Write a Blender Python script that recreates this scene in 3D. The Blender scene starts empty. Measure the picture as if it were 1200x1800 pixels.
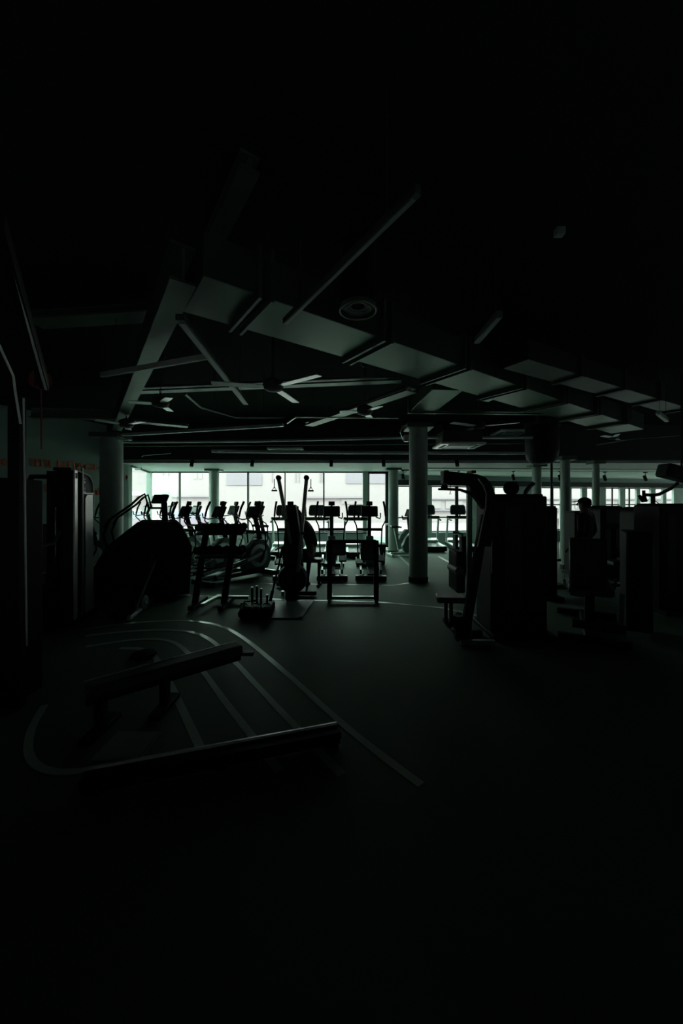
import bpy, math, random
from mathutils import Vector, Matrix
R = math.radians
random.seed(7)
SC = bpy.context.scene
COL = SC.collection
F = 650.0; CX = 600.0; HY = 885.0; EYE = 1.6

def P(px, py, z):                      # point on the horizontal plane z
    y = (EYE - z) * F / (py - HY)
    return Vector(((px - CX) / F * y, y, z))
def Q(px, py, y):                      # point at depth y
    return Vector(((px - CX) / F * y, y, EYE + (HY - py) / F * y))
def GX(px, y): return (px - CX) / F * y

# ---------------------------------------------------------------- materials
def mat(name, col, rough=0.6, metal=0.0, noise=0.12, scale=8.0, bump=0.0, spec=0.5, emit=None):
    m = bpy.data.materials.new(name); m.use_nodes = True
    nt = m.node_tree; b = nt.nodes['Principled BSDF']
    b.inputs['Roughness'].default_value = rough; b.inputs['Metallic'].default_value = metal
    b.inputs['Specular IOR Level'].default_value = spec
    tc = nt.nodes.new('ShaderNodeTexCoord'); n = nt.nodes.new('ShaderNodeTexNoise')
    n.inputs['Scale'].default_value = scale; n.inputs['Detail'].default_value = 4
    nt.links.new(tc.outputs['Object'], n.inputs['Vector'])
    r = nt.nodes.new('ShaderNodeMix'); r.data_type = 'RGBA'
    a = [max(0, c * (1 - noise)) for c in col]; z = [min(1, c * (1 + noise)) for c in col]
    r.inputs[6].default_value = (*a, 1); r.inputs[7].default_value = (*z, 1)
    nt.links.new(n.outputs['Fac'], r.inputs[0]); nt.links.new(r.outputs[2], b.inputs['Base Color'])
    if bump:
        bp = nt.nodes.new('ShaderNodeBump'); bp.inputs['Strength'].default_value = bump
        bp.inputs['Distance'].default_value = 0.01
        n2 = nt.nodes.new('ShaderNodeTexNoise'); n2.inputs['Scale'].default_value = scale * 12
        nt.links.new(tc.outputs['Object'], n2.inputs['Vector'])
        nt.links.new(n2.outputs['Fac'], bp.inputs['Height']); nt.links.new(bp.outputs['Normal'], b.inputs['Normal'])
    return m
M = {}
M['floor'] = mat('rubber_floor', (.155, .220, .178), .60, 0, .2, 1.2, .2, .25)
M['line'] = mat('floor_line_paint', (.80, .90, .84), .22, 0, .1, 6, 0, .9)
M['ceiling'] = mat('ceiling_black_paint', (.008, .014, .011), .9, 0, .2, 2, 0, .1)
M['wall'] = mat('wall_grey_green_paint', (.27, .35, .32), .75, 0, .1, 2)
M['wallpale'] = mat('wall_pale_paint', (.42, .52, .50), .75, 0, .1, 2)
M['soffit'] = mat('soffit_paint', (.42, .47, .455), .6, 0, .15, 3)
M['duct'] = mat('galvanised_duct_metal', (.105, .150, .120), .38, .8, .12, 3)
M['steel'] = mat('beam_grey_gloss_paint', (.115, .160, .130), .4, .7, .2, 5)
M['column'] = mat('column_concrete', (.36, .43, .39), .5, 0, .2, 5, .2)
M['dark'] = mat('dark_trim', (.02, .025, .023), .6)
M['black'] = mat('black_powder_coat', (.006, .009, .0075), .55, 0, .2, 8, 0, .2)
M['rubber'] = mat('black_rubber', (.006, .008, .007), .8, 0, .2, 8, 0, .15)
M['plastic'] = mat('dark_grey_plastic', (.016, .023, .021), .55, 0, .2, 8, 0, .3)
M['grey'] = mat('mid_grey_plastic', (.17, .23, .21), .4)
M['silver'] = mat('silver_metal', (.66, .72, .69), .3, .6)
M['chrome'] = mat('chrome', (.62, .66, .65), .25, 1)
M['white'] = mat('white_gloss_paint', (.80, .84, .80), .25, .0)
M['pad'] = mat('black_vinyl_pad', (.035, .042, .040), .38)
M['shadeduct'] = mat('shaded_duct_metal', (.035, .05, .042), .45, .6)  # darker copy of the duct metal, shade of the upper right in its colour
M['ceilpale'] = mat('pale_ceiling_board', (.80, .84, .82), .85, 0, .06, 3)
M['armgrey'] = mat('brushed_grey_arm', (.42, .47, .44), .4, .2)
M['matgrey'] = mat('grey_rubber_mat', (.16, .21, .18), .45)
M['panel'] = mat('dim_grey_panel', (.06, .085, .075), .5)
M['blade'] = mat('brushed_aluminium', (.93, .96, .93), .36, .55)
M['belt'] = mat('treadmill_belt', (.16, .15, .15), .2, 0, .1, 20, 0, .8)
M['screen'] = mat('screen_glass', (.012, .016, .018), .2)
M['red'] = mat('orange_red_lettering', (.95, .16, .06), .6)
M['redcord'] = mat('dark_red_cord', (.20, .04, .035), .6)
M['whiteletter'] = mat('white_lettering', (.8, .8, .78), .5)
M['skin'] = mat('skin', (.30, .18, .13), .55)
M['hair'] = mat('dark_hair', (.015, .011, .009), .6)
M['shirt'] = mat('black_shirt', (.018, .02, .022), .85, 0, .2, 20)
M['shorts'] = mat('dark_trousers', (.014, .015, .018), .85, 0, .2, 20)
M['shoe'] = mat('dark_shoe', (.03, .03, .03), .6)
M['facade'] = mat('facade_white_render', (.298, .228, .245), .9, 0, .03, .6)
M['facade2'] = mat('facade_pale_lilac', (.220, .170, .205), .9, 0, .05, .5)
M['facadewin'] = mat('facade_pale_window', (.265, .21, .225), .5, 0, .06, .5)
M['street'] = mat('street_pale_paving', (.28, .222, .238), .9, 0, .06, .4)
M['car'] = mat('car_pale_lilac', (.27, .185, .25), .4)
M['carwin'] = mat('car_window', (.25, .25, .32), .3)
M['knee'] = mat('low_wall_teal_grey', (.24, .32, .30), .7)

def glass():
    m = bpy.data.materials.new('thin_window_glass'); m.use_nodes = True; nt = m.node_tree
    for n in list(nt.nodes): nt.nodes.remove(n)
    o = nt.nodes.new('ShaderNodeOutputMaterial'); mx = nt.nodes.new('ShaderNodeMixShader')
    t = nt.nodes.new('ShaderNodeBsdfTransparent'); t.inputs[0].default_value = (.83, .95, .89, 1)
    g = nt.nodes.new('ShaderNodeBsdfGlossy'); g.inputs['Roughness'].default_value = .02
    f = nt.nodes.new('ShaderNodeLayerWeight'); f.inputs[0].default_value = .5
    pw = nt.nodes.new('ShaderNodeMath'); pw.operation = 'POWER'; pw.inputs[1].default_value = 5
    ad = nt.nodes.new('ShaderNodeMath'); ad.operation = 'MULTIPLY_ADD'; ad.inputs[1].default_value = .6; ad.inputs[2].default_value = .03
    nt.links.new(f.outputs['Facing'], pw.inputs[0]); nt.links.new(pw.outputs[0], ad.inputs[0])
    nt.links.new(ad.outputs[0], mx.inputs[0]); nt.links.new(t.outputs[0], mx.inputs[1])
    nt.links.new(g.outputs[0], mx.inputs[2]); nt.links.new(mx.outputs[0], o.inputs[0])
    return m
M['glass'] = glass()

# ---------------------------------------------------------------- mesh builder
class MB:
    def __init__(s): s.v = []; s.f = []
    def add(s, vs, fs):
        k = len(s.v); s.v += [Vector(p) for p in vs]; s.f += [[i + k for i in f] for f in fs]; return s
    def box(s, c, d, rot=None, taper=1.0):
        c = Vector(c); hx, hy, hz = d[0] / 2, d[1] / 2, d[2] / 2
        vs = []
        for z in (-1, 1):
            t = taper if z > 0 else 1
            for x, y in ((-1, -1), (1, -1), (1, 1), (-1, 1)):
                p = Vector((x * hx * t, y * hy * t, z * hz))
                if rot is not None: p = rot @ p
                vs.append(c + p)
        return s.add(vs, [(0, 3, 2, 1), (4, 5, 6, 7), (0, 1, 5, 4), (1, 2, 6, 5), (2, 3, 7, 6), (3, 0, 4, 7)])
    def beam(s, a, b, w, h, up=(0, 0, 1)):     # w across, h along 'up'
        a = Vector(a); b = Vector(b); d = (b - a).normalized(); up = Vector(up)
        if abs(d.dot(up)) > .98: up = Vector((0, 1, 0))
        x = d.cross(up).normalized(); u = x.cross(d).normalized()
        vs = []
        for p in (a, b):
            for i, j in ((-1, -1), (1, -1), (1, 1), (-1, 1)): vs.append(p + x * (i * w / 2) + u * (j * h / 2))
        return s.add(vs, [(0, 1, 2, 3), (7, 6, 5, 4), (0, 4, 5, 1), (1, 5, 6, 2), (2, 6, 7, 3), (3, 7, 4, 0)])
    def tube(s, pts, r, n=10, cap=True):
        pts = [Vector(p) for p in pts]; rs = r if isinstance(r, (list, tuple)) else [r] * len(pts)
        ref = None; rings = []
        for i, p in enumerate(pts):
            if i == 0: d = pts[1] - p
            elif i == len(pts) - 1: d = p - pts[i - 1]
            else: d = (pts[i + 1] - p).normalized() + (p - pts[i - 1]).normalized()
            d.normalize()
            if ref is None: ref = Vector((0, 0, 1)) if abs(d.z) < .9 else Vector((1, 0, 0))
            x = d.cross(ref).normalized(); u = x.cross(d).normalized(); ref = u
            rings.append([p + (x * math.cos(2 * math.pi * k / n) + u * math.sin(2 * math.pi * k / n)) * rs[i] for k in range(n)])
        vs = [q for ring in rings for q in ring]; fs = []
        for i in range(len(pts) - 1):
            for k in range(n):
                k2 = (k + 1) % n; fs.append((i * n + k, i * n + k2, (i + 1) * n + k2, (i + 1) * n + k))
        if cap: fs.append(tuple(range(n))[::-1]); fs.append(tuple(range((len(pts) - 1) * n, len(pts) * n)))
        return s.add(vs, fs)
    def cyl(s, a, b, r, n=16): return s.tube([a, b], r, n)
    def prism(s, out, x0, x1, axis='x'):        # outline (y,z) extruded along x, or (x,z) along y, or (x,y) along z
        def pt(a, b, e):
            return {'x': (e, a, b), 'y': (a, e, b), 'z': (a, b, e)}[axis]
        n = len(out); vs = [pt(a, b, x0) for a, b in out] + [pt(a, b, x1) for a, b in out]
        fs = [tuple(range(n))[::-1], tuple(range(n, 2 * n))] + [(i, (i + 1) % n, n + (i + 1) % n, n + i) for i in range(n)]
        return s.add(vs, fs)
    def lathe(s, prof, o=(0, 0, 0), n=24, axis='z'):
        o = Vector(o); vs = []; fs = []
        for r, z in prof:
            for k in range(n):
                a = 2 * math.pi * k / n; c, t = math.cos(a) * r, math.sin(a) * r
                vs.append(o + Vector({'z': (c, t, z), 'x': (z, c, t), 'y': (c, z, t)}[axis]))
        for i in range(len(prof) - 1):
            for k in range(n):
                k2 = (k + 1) % n; fs.append((i * n + k, i * n + k2, (i + 1) * n + k2, (i + 1) * n + k))
        fs.append(tuple(range(n))[::-1]); fs.append(tuple(range((len(prof) - 1) * n, len(prof) * n)))
        return s.add(vs, fs)
    def ball(s, c, r, n=14):
        r = (r, r, r) if not isinstance(r, (tuple, list)) else r
        k0 = len(s.v); m = n // 2
        prof = [(math.sin(math.pi * i / m), -math.cos(math.pi * i / m)) for i in range(m + 1)]
        prof[0] = (.01, -1); prof[-1] = (.01, 1)
        s.lathe(prof, (0, 0, 0), n)
        for i in range(k0, len(s.v)):
            p = s.v[i]; s.v[i] = Vector(c) + Vector((p.x * r[0], p.y * r[1], p.z * r[2]))
        return s
    def build(s, name, m, parent=None, bevel=0.0, world=False, seg=2):
        off = parent.location.copy() if (world and parent) else Vector((0, 0, 0))
        me = bpy.data.meshes.new(name); me.from_pydata([tuple(p - off) for p in s.v], [], s.f)
        me.materials.append(M[m] if isinstance(m, str) else m); me.validate()
        import bmesh
        bm = bmesh.new(); bm.from_mesh(me); bmesh.ops.recalc_face_normals(bm, faces=bm.faces)
        bm.to_mesh(me); bm.free()
        me.polygons.foreach_set('use_smooth', [True] * len(me.polygons))
        me.set_sharp_from_angle(angle=R(38)); me.update()
        o = bpy.data.objects.new(name, me); COL.objects.link(o)
        if parent: o.parent = parent
        if bevel:
            b = o.modifiers.new('bevel', 'BEVEL'); b.width = bevel; b.segments = seg; b.limit_method = 'ANGLE'; b.angle_limit = R(40)
        return o

def tag(o, label=None, cat=None, group=None, kind=None):
    if label: o['label'] = label
    if cat: o['category'] = cat
    if group: o['group'] = group
    if kind: o['kind'] = kind
    return o
def thing(name, label, cat, loc=(0, 0, 0), rz=0, group=None):
    o = bpy.data.objects.new(name, None); COL.objects.link(o); o.empty_display_size = .1
    o.location = loc; o.rotation_euler = (0, 0, rz); return tag(o, label, cat, group)
def struct(name, mb, m, bevel=0, parent=None):
    o = mb.build(name, m, parent, bevel)
    if not parent: o['kind'] = 'structure'
    return o
def copy_tree(o, parent=None):
    c = o.copy(); COL.objects.link(c)
    if parent: c.parent = parent
    for ch in o.children: copy_tree(ch, c)
    return c
def dup(o, loc, rz, label, scale=None):
    c = copy_tree(o); c.location = loc; c.rotation_euler = (0, 0, rz); c['label'] = label
    if scale: c.scale = (scale,) * 3
    return c
def rx(a): return Matrix.Rotation(a, 3, 'X')
def rz_(a): return Matrix.Rotation(a, 3, 'Z')

# ================================================================ SETTING
WY = 13.0                                       # main window wall
CZ = 3.75
xl, xr = GX(262, WY), GX(684, WY)
# floor and ceiling follow the room's own outline
struct('floor', MB().box((1.5, 7.5, -.1), (30, 21, .2)), 'floor')
room = [(-11.9, -3), (-6.1, 10.6), (-6.1, 10.9), (xl, WY + .2), (xr, WY + .2), (GX(700, 14.4), 14.6), (GX(1215, 17.3), 17.4), (16.6, -3)]
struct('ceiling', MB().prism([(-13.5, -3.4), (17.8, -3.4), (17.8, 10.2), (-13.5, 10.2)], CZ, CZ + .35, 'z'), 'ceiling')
# lowered ceiling band before the windows
SZ = 2.72
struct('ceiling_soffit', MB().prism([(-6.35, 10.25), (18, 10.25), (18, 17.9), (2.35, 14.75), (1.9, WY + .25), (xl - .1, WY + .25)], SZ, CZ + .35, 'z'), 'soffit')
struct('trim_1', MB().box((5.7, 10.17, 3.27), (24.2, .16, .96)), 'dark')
# walls
def wall_seg(a, b, z0, z1, t=.15):
    a = Vector((*a, 0)); b = Vector((*b, 0))
    return MB().beam(a + Vector((0, 0, (z0 + z1) / 2)), b + Vector((0, 0, (z0 + z1) / 2)), t, z1 - z0)
LA, LB = Vector((-11.9, -1.2)), Vector((-6.2, 10.75))
struct('wall_left', wall_seg((-12.8, -3.1), (-6.22, 10.72), 0, CZ), 'wall')
struct('wall_back', wall_seg((-13, -3.2), (17, -3.2), 0, CZ), 'dark')
struct('wall_right', wall_seg((16.9, -3.2), (16.9, 17.6), 0, CZ), 'wall')
# ---- main window wall: knee wall, posts, panes
def Xw(px): return GX(px, WY)
struct('wall_far', MB().box(((xl + Xw(645)) / 2, WY + .02, .27), (Xw(645) - xl, .14, .54)), 'knee', .01)
struct('trim_2', MB().box(((xl + Xw(645)) / 2, WY - .04, .565), (Xw(645) - xl, .26, .05)), 'dark', .01)
post = MB().box((Xw(642), WY, SZ / 2), (.19, .22, SZ))
struct('trim_3', post, 'column', .01)
posts = [(262, .16), (316, .035), (436, .05), (501, .03), (569, .045)]
for i, (px, w) in enumerate(posts):
    struct(f'trim_{4+i}', MB().box((Xw(px), WY, (SZ + .58) / 2), (w, .1, SZ - .58)), 'column' if w > .1 else 'dark', 0)
edges = [262, 316, 436, 501, 569, 640]
for i in range(5):
    a, b = Xw(edges[i]) + .03, Xw(edges[i + 1]) - .03
    fr = MB()
    for z in (.61, SZ - .02): fr.box(((a + b) / 2, WY + .03, z), (b - a, .05, .04))
    w = struct(f'window_{i+1}', fr, 'dark')
    MB().box(((a + b) / 2, WY + .03, (SZ + .6) / 2), (b - a + .06, .012, SZ - .6)).build('pane', 'glass', w)
# glazed door between thick post and frame
d0, d1 = Xw(646), Xw(681)
fr = MB()
for x in (d0 + .03, d1): fr.box((x, WY, SZ / 2), (.06 if x < d1 else .16, .1, SZ))
fr.box(((d0 + d1) / 2, WY, .06), (d1 - d0, .1, .12)); fr.box(((d0 + d1) / 2, WY, SZ - .04), (d1 - d0, .1, .08))
dr = struct('door_1', fr, 'dark', .005)
MB().box(((d0 + d1) / 2, WY, SZ / 2), (d1 - d0, .012, SZ - .1)).build('pane', 'glass', dr)
MB().tube([(d0 + .1, WY - .05, .9), (d0 + .1, WY - .09, .95), (d0 + .1, WY - .09, 1.25), (d0 + .1, WY - .05, 1.3)], .012).build('door_handle', 'silver', dr)
# side glazing where the left wall turns back
a = Vector((-6.16, 10.85, 0)); b = Vector((xl, WY, 0))
kn = MB().beam(a + Vector((0, 0, .2)), b + Vector((0, 0, .2)), .12, .4)
struct('wall_corner', kn, 'knee')
fr = MB()
for z in (.43, SZ - .02): fr.beam(a + Vector((0, 0, z)), b + Vector((0, 0, z)), .06, .05)
w = struct('window_6', fr, 'dark')
MB().beam(a + Vector((0, 0, 1.57)), b + Vector((0, 0, 1.57)), .012, 2.3).build('pane', 'glass', w)
struct('trim_30', MB().box((-6.20, 10.82, SZ / 2), (.05, .2, SZ)), 'wall')
# return wall and far right window wall (recedes to the right)
RA, RB = Vector((GX(697, 14.3), 14.3, 0)), Vector((GX(1216, 17.2), 17.2, 0))
struct('trim_9', MB().beam((xr, WY, SZ / 2), (RA.x, RA.y, SZ / 2), .14, SZ), 'column')
def RW(px):                                     # where the view ray through px meets the right window wall
    k = (px - CX) / F; d = RB - RA
    t = (k * RA.y - RA.x) / (d.x - k * d.y); return RA + d * t
TOPZ = 2.30; SILL = .46
struct('wall_window_side', MB().beam(RA + Vector((0, 0, (TOPZ + SZ + .1) / 2)), RB + Vector((0, 0, (TOPZ + SZ + .1) / 2)), .3, SZ + .1 - TOPZ), 'wallpale')
struct('trim_10', MB().beam(RA + Vector((0, -.2, TOPZ + .10)), RB + Vector((0, -.2, TOPZ + .10)), .16, .20), 'dark')
struct('trim_11', MB().beam(RA + Vector((0, 0, SILL / 2)), RB + Vector((0, 0, SILL / 2)), .3, SILL), 'knee')
piers = [(748, 758), (826, 868), (900, 950), (984, 1003), (1021, 1030), (1041, 1063), (1088, 1097), (1117, 1123), (1142, 1150), (1163, 1169), (1182, 1200)]
for i, (p0, p1) in enumerate(piers):
    a, b = RW(p0), RW(p1); h = TOPZ - SILL
    struct(f'trim_{12+i}', MB().beam(a + Vector((0, 0, SILL + h / 2)), b + Vector((0, 0, SILL + h / 2)), .09, h), 'column')
wins = [(699, 748)] + [(piers[i][1], piers[i + 1][0]) for i in range(len(piers) - 1)]
for i, (p0, p1) in enumerate(wins):
    a, b = RW(p0), RW(p1); fr = MB(); o = Vector((0, .05, 0))
    for z in (SILL + .03, 1.55 if p0 > 940 else 1.05, TOPZ - .03): fr.beam(a + o + Vector((0, 0, z)), b + o + Vector((0, 0, z)), .05, .045)
    mids = {699: [], 758: [803], 1063: [1077], 1097: [1107], 950: [972], 1123: [], 1169: []}.get(p0, [])
    for mpx in mids:
        c = RW(mpx); fr.beam(c + o + Vector((0, 0, SILL)), c + o + Vector((0, 0, TOPZ)), .05, .13 if mpx == 803 else .05, (1, 0, 0))
    w = struct(f'window_{7+i}', fr, 'dark')
    MB().beam(a + o + Vector((0, 0, (SILL + TOPZ) / 2)), b + o + Vector((0, 0, (SILL + TOPZ) / 2)), .012, TOPZ - SILL - .06).build('pane', 'glass', w)

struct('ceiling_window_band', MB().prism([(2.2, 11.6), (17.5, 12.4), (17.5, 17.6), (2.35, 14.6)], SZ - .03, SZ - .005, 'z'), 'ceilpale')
# painted floor markings
def stripe(name, pts, w, label, closed=False, z=.0035):
    pts = [Vector((p[0], p[1], 0)) for p in pts]; vs = []; fs = []; n = len(pts)
    for i, p in enumerate(pts):
        q0 = pts[max(i - 1, 0)]; q1 = pts[min(i + 1, n - 1)]; d = (q1 - q0).normalized(); nn = Vector((-d.y, d.x, 0))
        vs += [p + nn * w / 2 + Vector((0, 0, z)), p - nn * w / 2 + Vector((0, 0, z)), p + nn * w / 2, p - nn * w / 2]
    for i in range(n - 1):
        k = i * 4; fs += [(k, k + 1, k + 5, k + 4), (k, k + 4, k + 6, k + 2), (k + 1, k + 3, k + 7, k + 5)]
    fs += [(0, 2, 3, 1), (4 * n - 4, 4 * n - 3, 4 * n - 1, 4 * n - 2)]
    o = MB().add(vs, fs).build(name, 'line'); tag(o, label, 'floor line'); return o
def smooth(pts, it=3):
    for _ in range(it):
        q = [pts[0]]
        for a, b in zip(pts, pts[1:]): q += [a * .75 + b * .25, a * .25 + b * .75]
        pts = q + [pts[-1]]
    return pts
G = lambda px, py: P(px, py, 0)
stripe('lane_line', smooth([G(150, 1106), G(235, 1094), G(330, 1090), G(385, 1098), G(425, 1118), G(500, 1180), G(590, 1263), G(650, 1313), G(740, 1380)]), .055, 'outermost curved lane line painted on the dark floor, longest of the four')
stripe('lane_line', smooth([G(150, 1118), G(240, 1108), G(320, 1107), G(365, 1119), G(410, 1160), G(470, 1226), G(560, 1320), G(600, 1362)]), .055, 'second curved lane line, just inside the outermost one')
stripe('lane_line', smooth([G(150, 1137), G(240, 1123), G(300, 1124), G(335, 1150), G(385, 1220), G(445, 1297), G(490, 1355)]), .055, 'third curved lane line, passing under the long padded beam')
stripe('lane_line', smooth([G(210, 1140), G(255, 1140), G(278, 1160), G(305, 1215), G(345, 1300), G(365, 1345)]), .06, 'innermost and faintest curved lane line on the floor at left')
stripe('lane_line', smooth([G(78, 1240), G(54, 1280), G(47, 1325), G(68, 1352), G(120, 1360), G(190, 1345)]), .05, 'short rounded lane line curling at the lower left of the floor')
stripe('floor_line', [G(268, 1047), G(345, 1047.5), G(500, 1054), G(660, 1058), G(780, 1069), G(860, 1087)], .045, 'long thin white floor line running across in front of the low frame')
stripe('floor_line', [G(425, 1026), G(560, 1027), G(690, 1029), G(718, 1025)], .05, 'white floor line passing behind the low frame up to the nearest middle pillar')
stripe('floor_line', [G(700, 976), G(718, 993), G(752, 1022)], .07, 'short slanting white floor line between the two middle pillars')
stripe('floor_line', [G(770, 978), G(790, 989), G(812, 1000)], .07, 'short white floor line right of the thick pillar near the treadmills')

# ================================================================ COLUMNS
def column(px, base_y, w_px, top, label):
    y = (EYE) * F / (base_y - HY); r = w_px / F * y / 2; x = GX(px, y)
    t = thing('column', label, 'column', (x, y, 0)); t['kind'] = 'thing'
    MB().lathe([(r, 0.0), (r, top)], n=32).build('shaft', 'column', t)
    MB().lathe([(r + .012, 0), (r + .012, .1), (r + .003, .11)], n=32).build('base_collar', 'dark', t)
    MB().box((0, 0, top + .04), (2 * r + .16, 2 * r + .16, .1)).build('head_plate', 'steel', t, .01)
    return t
column(735, 1022, 32, 3.13, 'thick round concrete pillar in the middle of the hall with cable at its head')
column(691, 973, 17, 2.66, 'slim round pillar just left of the thick middle pillar')
column(376, 971, 17, 2.66, 'slim round pillar among the cross trainers at the left windows')
column(196, 1011, 36, 3.05, 'thick round pillar at left beside the red wall lettering')
column(943, 982, 15, 2.66, 'dark slim pillar standing above the black weight cabinet')
column(993, 1000, 15, 2.66, 'slim grey pillar catching light beside the standing person')
column(1047, 990, 11, 2.66, 'thinnest pillar, directly right of the standing person')
t = thing('pipe', 'thin vertical pipe between the dark pillar and the grey pillar', 'pipe', (GX(969, 9.2), 9.2, 0))
MB().cyl((0, 0, 0), (0, 0, 3.6), .028).build('riser', 'dark', t); MB().lathe([(.06, 0), (.06, .03), (.03, .04)]).build('floor_flange', 'dark', t)

# ================================================================ CEILING SERVICES
u = Vector((.812, .583, 0)); nrm = Vector((.583, -.812, 0))
DZ = 3.2; dh = .32
def duct_at(s, off=0, z=0): return Vector((-.87, 3.04, 0)) + u * s + nrm * off + Vector((0, 0, z))
t = thing('air_duct', 'large rectangular sheet metal duct running diagonally across the ceiling', 'air duct', duct_at(0, 0, DZ))
js = [-.36, 0.12, 1.39, 2.64, 3.89, 5.14, 6.4, 7.7, 8.9]
for a, b in zip(js, js[1:]):
    MB().beam(duct_at(a + .02, 0, DZ + dh / 2), duct_at(b - .02, 0, DZ + dh / 2), .60, dh).build('duct_section', 'duct', t, .006, True)
for s in js[1:-1]:
    f = MB()
    for ds in (-.05, .05): f.beam(duct_at(s + ds - .013, 0, DZ + dh / 2), duct_at(s + ds + .013, 0, DZ + dh / 2), .69, dh + .09)
    f.build('flange', 'steel', t, 0, True)
    MB().beam(duct_at(s - .037, 0, DZ + dh / 2), duct_at(s + .037, 0, DZ + dh / 2), .57, dh - .03).build('joint_sleeve', 'dark', t, 0, True)
for s in js[1:-1:2]:
    for off in (-.33, .33):
        MB().cyl(duct_at(s + .3, off, DZ + .1), duct_at(s + .3, off, CZ), .006, 6).build('hanger_rod', 'dark', t, 0, True)
# side duct at the right
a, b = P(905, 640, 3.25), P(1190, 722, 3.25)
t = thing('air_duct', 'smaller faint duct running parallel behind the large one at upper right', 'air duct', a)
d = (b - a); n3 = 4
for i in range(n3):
    MB().beam(a + d * (i / n3) + Vector((0, 0, .12)), a + d * ((i + .93) / n3) + Vector((0, 0, .12)), .34, .24).build('duct_section', 'shadeduct', t, .006, True)
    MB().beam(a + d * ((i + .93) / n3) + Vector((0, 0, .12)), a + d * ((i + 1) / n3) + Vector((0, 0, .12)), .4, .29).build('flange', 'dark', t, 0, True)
# branch duct near the pillar
a, b = P(741, 727, 3.22), P(787, 688, 3.22)
t = thing('air_duct', 'short branch duct between the pillar head and the large diagonal duct', 'air duct', a)
MB().beam(a + Vector((0, 0, .12)), b + Vector((0, 0, .12)), .46, .2).build('duct_section', 'duct', t, .006, True)
MB().beam(a + Vector((0, 0, .12)), a + (b - a) * .06 + Vector((0, 0, .12)), .52, .26).build('flange', 'steel', t, .004, True)

def beam_thing(name, label, cat, a, b, w, h, m='steel', hang=True, group=None, up=(0, 0, 1), zt=CZ):
    t = thing(name, label, cat, a, 0, group)
    return t
def ibeam(label, p0, p1, z, w=.17, h=.26):
    a = P(p0[0], p0[1], z); b = P(p1[0], p1[1], z); t = thing('ceiling_beam', label, 'beam', a); t['kind'] = 'thing'
    MB().beam(a + Vector((0, 0, .01)), b + Vector((0, 0, .01)), w, .02).build('lower_flange', 'steel', t, 0, True)
    MB().beam(a + Vector((0, 0, h / 2)), b + Vector((0, 0, h / 2)), .02, h - .04).build('web', 'steel', t, 0, True)
    MB().beam(a + Vector((0, 0, h)), b + Vector((0, 0, h)), w, .02).build('upper_flange', 'steel', t, 0, True)
    return t
ibeam('long grey steel beam sloping from the left pillar head up to the large duct', (205, 757), (322, 497), 3.13)
ibeam('dim steel beam above the large duct heading to the top of the picture', (365, 455), (440, 300), 3.62, .12, .1)
ibeam('bright ribbed steel beam left of the middle pillar head', (543, 749), (722, 689), 3.1, .19, .06)
ibeam('low grey beam crossing behind the ceiling fan at centre', (228, 691), (705, 671), 3.18, .13, .06)
ibeam('faint beam left of the long sloping beam', (60, 570), (283, 556), 3.6, .24, .08)
ibeam('grey beam ending at the left pillar head', (55, 735), (205, 738), 3.14, .14, .18)
ibeam('pale beam running right from the left pillar head toward the windows', (236, 742), (330, 751), 3.14, .2, .05)
ibeam('thin beam behind the right hand ceiling fan', (765, 727), (1010, 730), 3.2, .08, .05)

def lamp(label, pts, w=.05, m='steel', z=3.0):
    pts = [P(x, y, z) for x, y in pts]
    t = thing('pendant_lamp', label, 'ceiling light', pts[0], 0, 'unlit linear ceiling lamps')
    for a, b in zip(pts, pts[1:]):
        MB().beam(a + Vector((0, 0, .02)), b + Vector((0, 0, .02)), w, .05).build('housing', m, t, .003, True)
        MB().beam(a + (b - a) * .02 - Vector((0, 0, .007)), b - (b - a) * .02 - Vector((0, 0, .007)), w * .7, .006).build('diffuser', 'grey', t, 0, True)
        for k in (.15, .85):
            c = a.lerp(b, k); MB().cyl(c + Vector((0, 0, .04)), Vector((c.x, c.y, CZ - .001)), .003, 6).build('suspension_wire', 'dark', t, 0, True)
    return t
lamp('long unlit linear lamp slanting up to the top centre of the ceiling', [(500, 570), (735, 340)], .035, 'steel', 3.05)
lamp('unlit linear lamp crossing in front of the long sloping beam', [(178, 662), (370, 629)], .035, 'silver')
lamp('unlit linear lamp slanting down right from the duct end', [(316, 562), (432, 711)], .07)
lamp('long thin unlit lamp low behind the left pillar head', [(215, 766), (498, 749)], .07, 'silver')
lamp('short faint unlit lamp near the upper right of the large duct', [(838, 603), (878, 556)], .05)
lamp('short unlit lamp bar at far right of the ceiling', [(1156, 728), (1172, 741)], .05, 'silver', 2.9)

def pipe(label, pts, r, m='steel', brackets=2):
    t = thing('pipe', label, 'pipe', pts[0])
    MB().tube(pts, r, 10).build('run', m, t, 0, True)
    for k in range(brackets):
        f = (k + .5) / brackets; c = pts[0].lerp(pts[-1], f)
        MB().cyl(c, Vector((c.x, c.y, CZ if c.y < 10 else c.z + .05)), .006, 6).build('hanger', 'dark', t, 0, True)
    return t
pipe('thin ceiling pipe crossing the whole hall behind the pillars, uppermost of the long pipes', [P(205, 777, 3.0), P(450, 775, 3.0), P(715, 769, 3.0), P(935, 769, 3.0)], .03, 'silver', 5)
pipe('second long ceiling pipe, just below the uppermost one', [P(205, 784, 3.0), P(500, 782, 3.0), P(925, 779, 3.0)], .018, 'steel', 4)
pipe('pale thick pipe nearest above the lowered ceiling edge', [P(372, 793, 2.88), P(550, 795, 2.88), P(934, 797, 2.88)], .042, 'white', 5)
pipe('thin pipe bending at its left end above the lowered ceiling', [P(238, 812, 2.86), P(252, 800, 2.88), P(300, 796, 2.9)], .02, 'steel', 1)
pipe('pipe at far right above the receding windows', [P(1000, 800, 2.95), P(1200, 806, 2.95)], .035, 'steel', 2)
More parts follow.
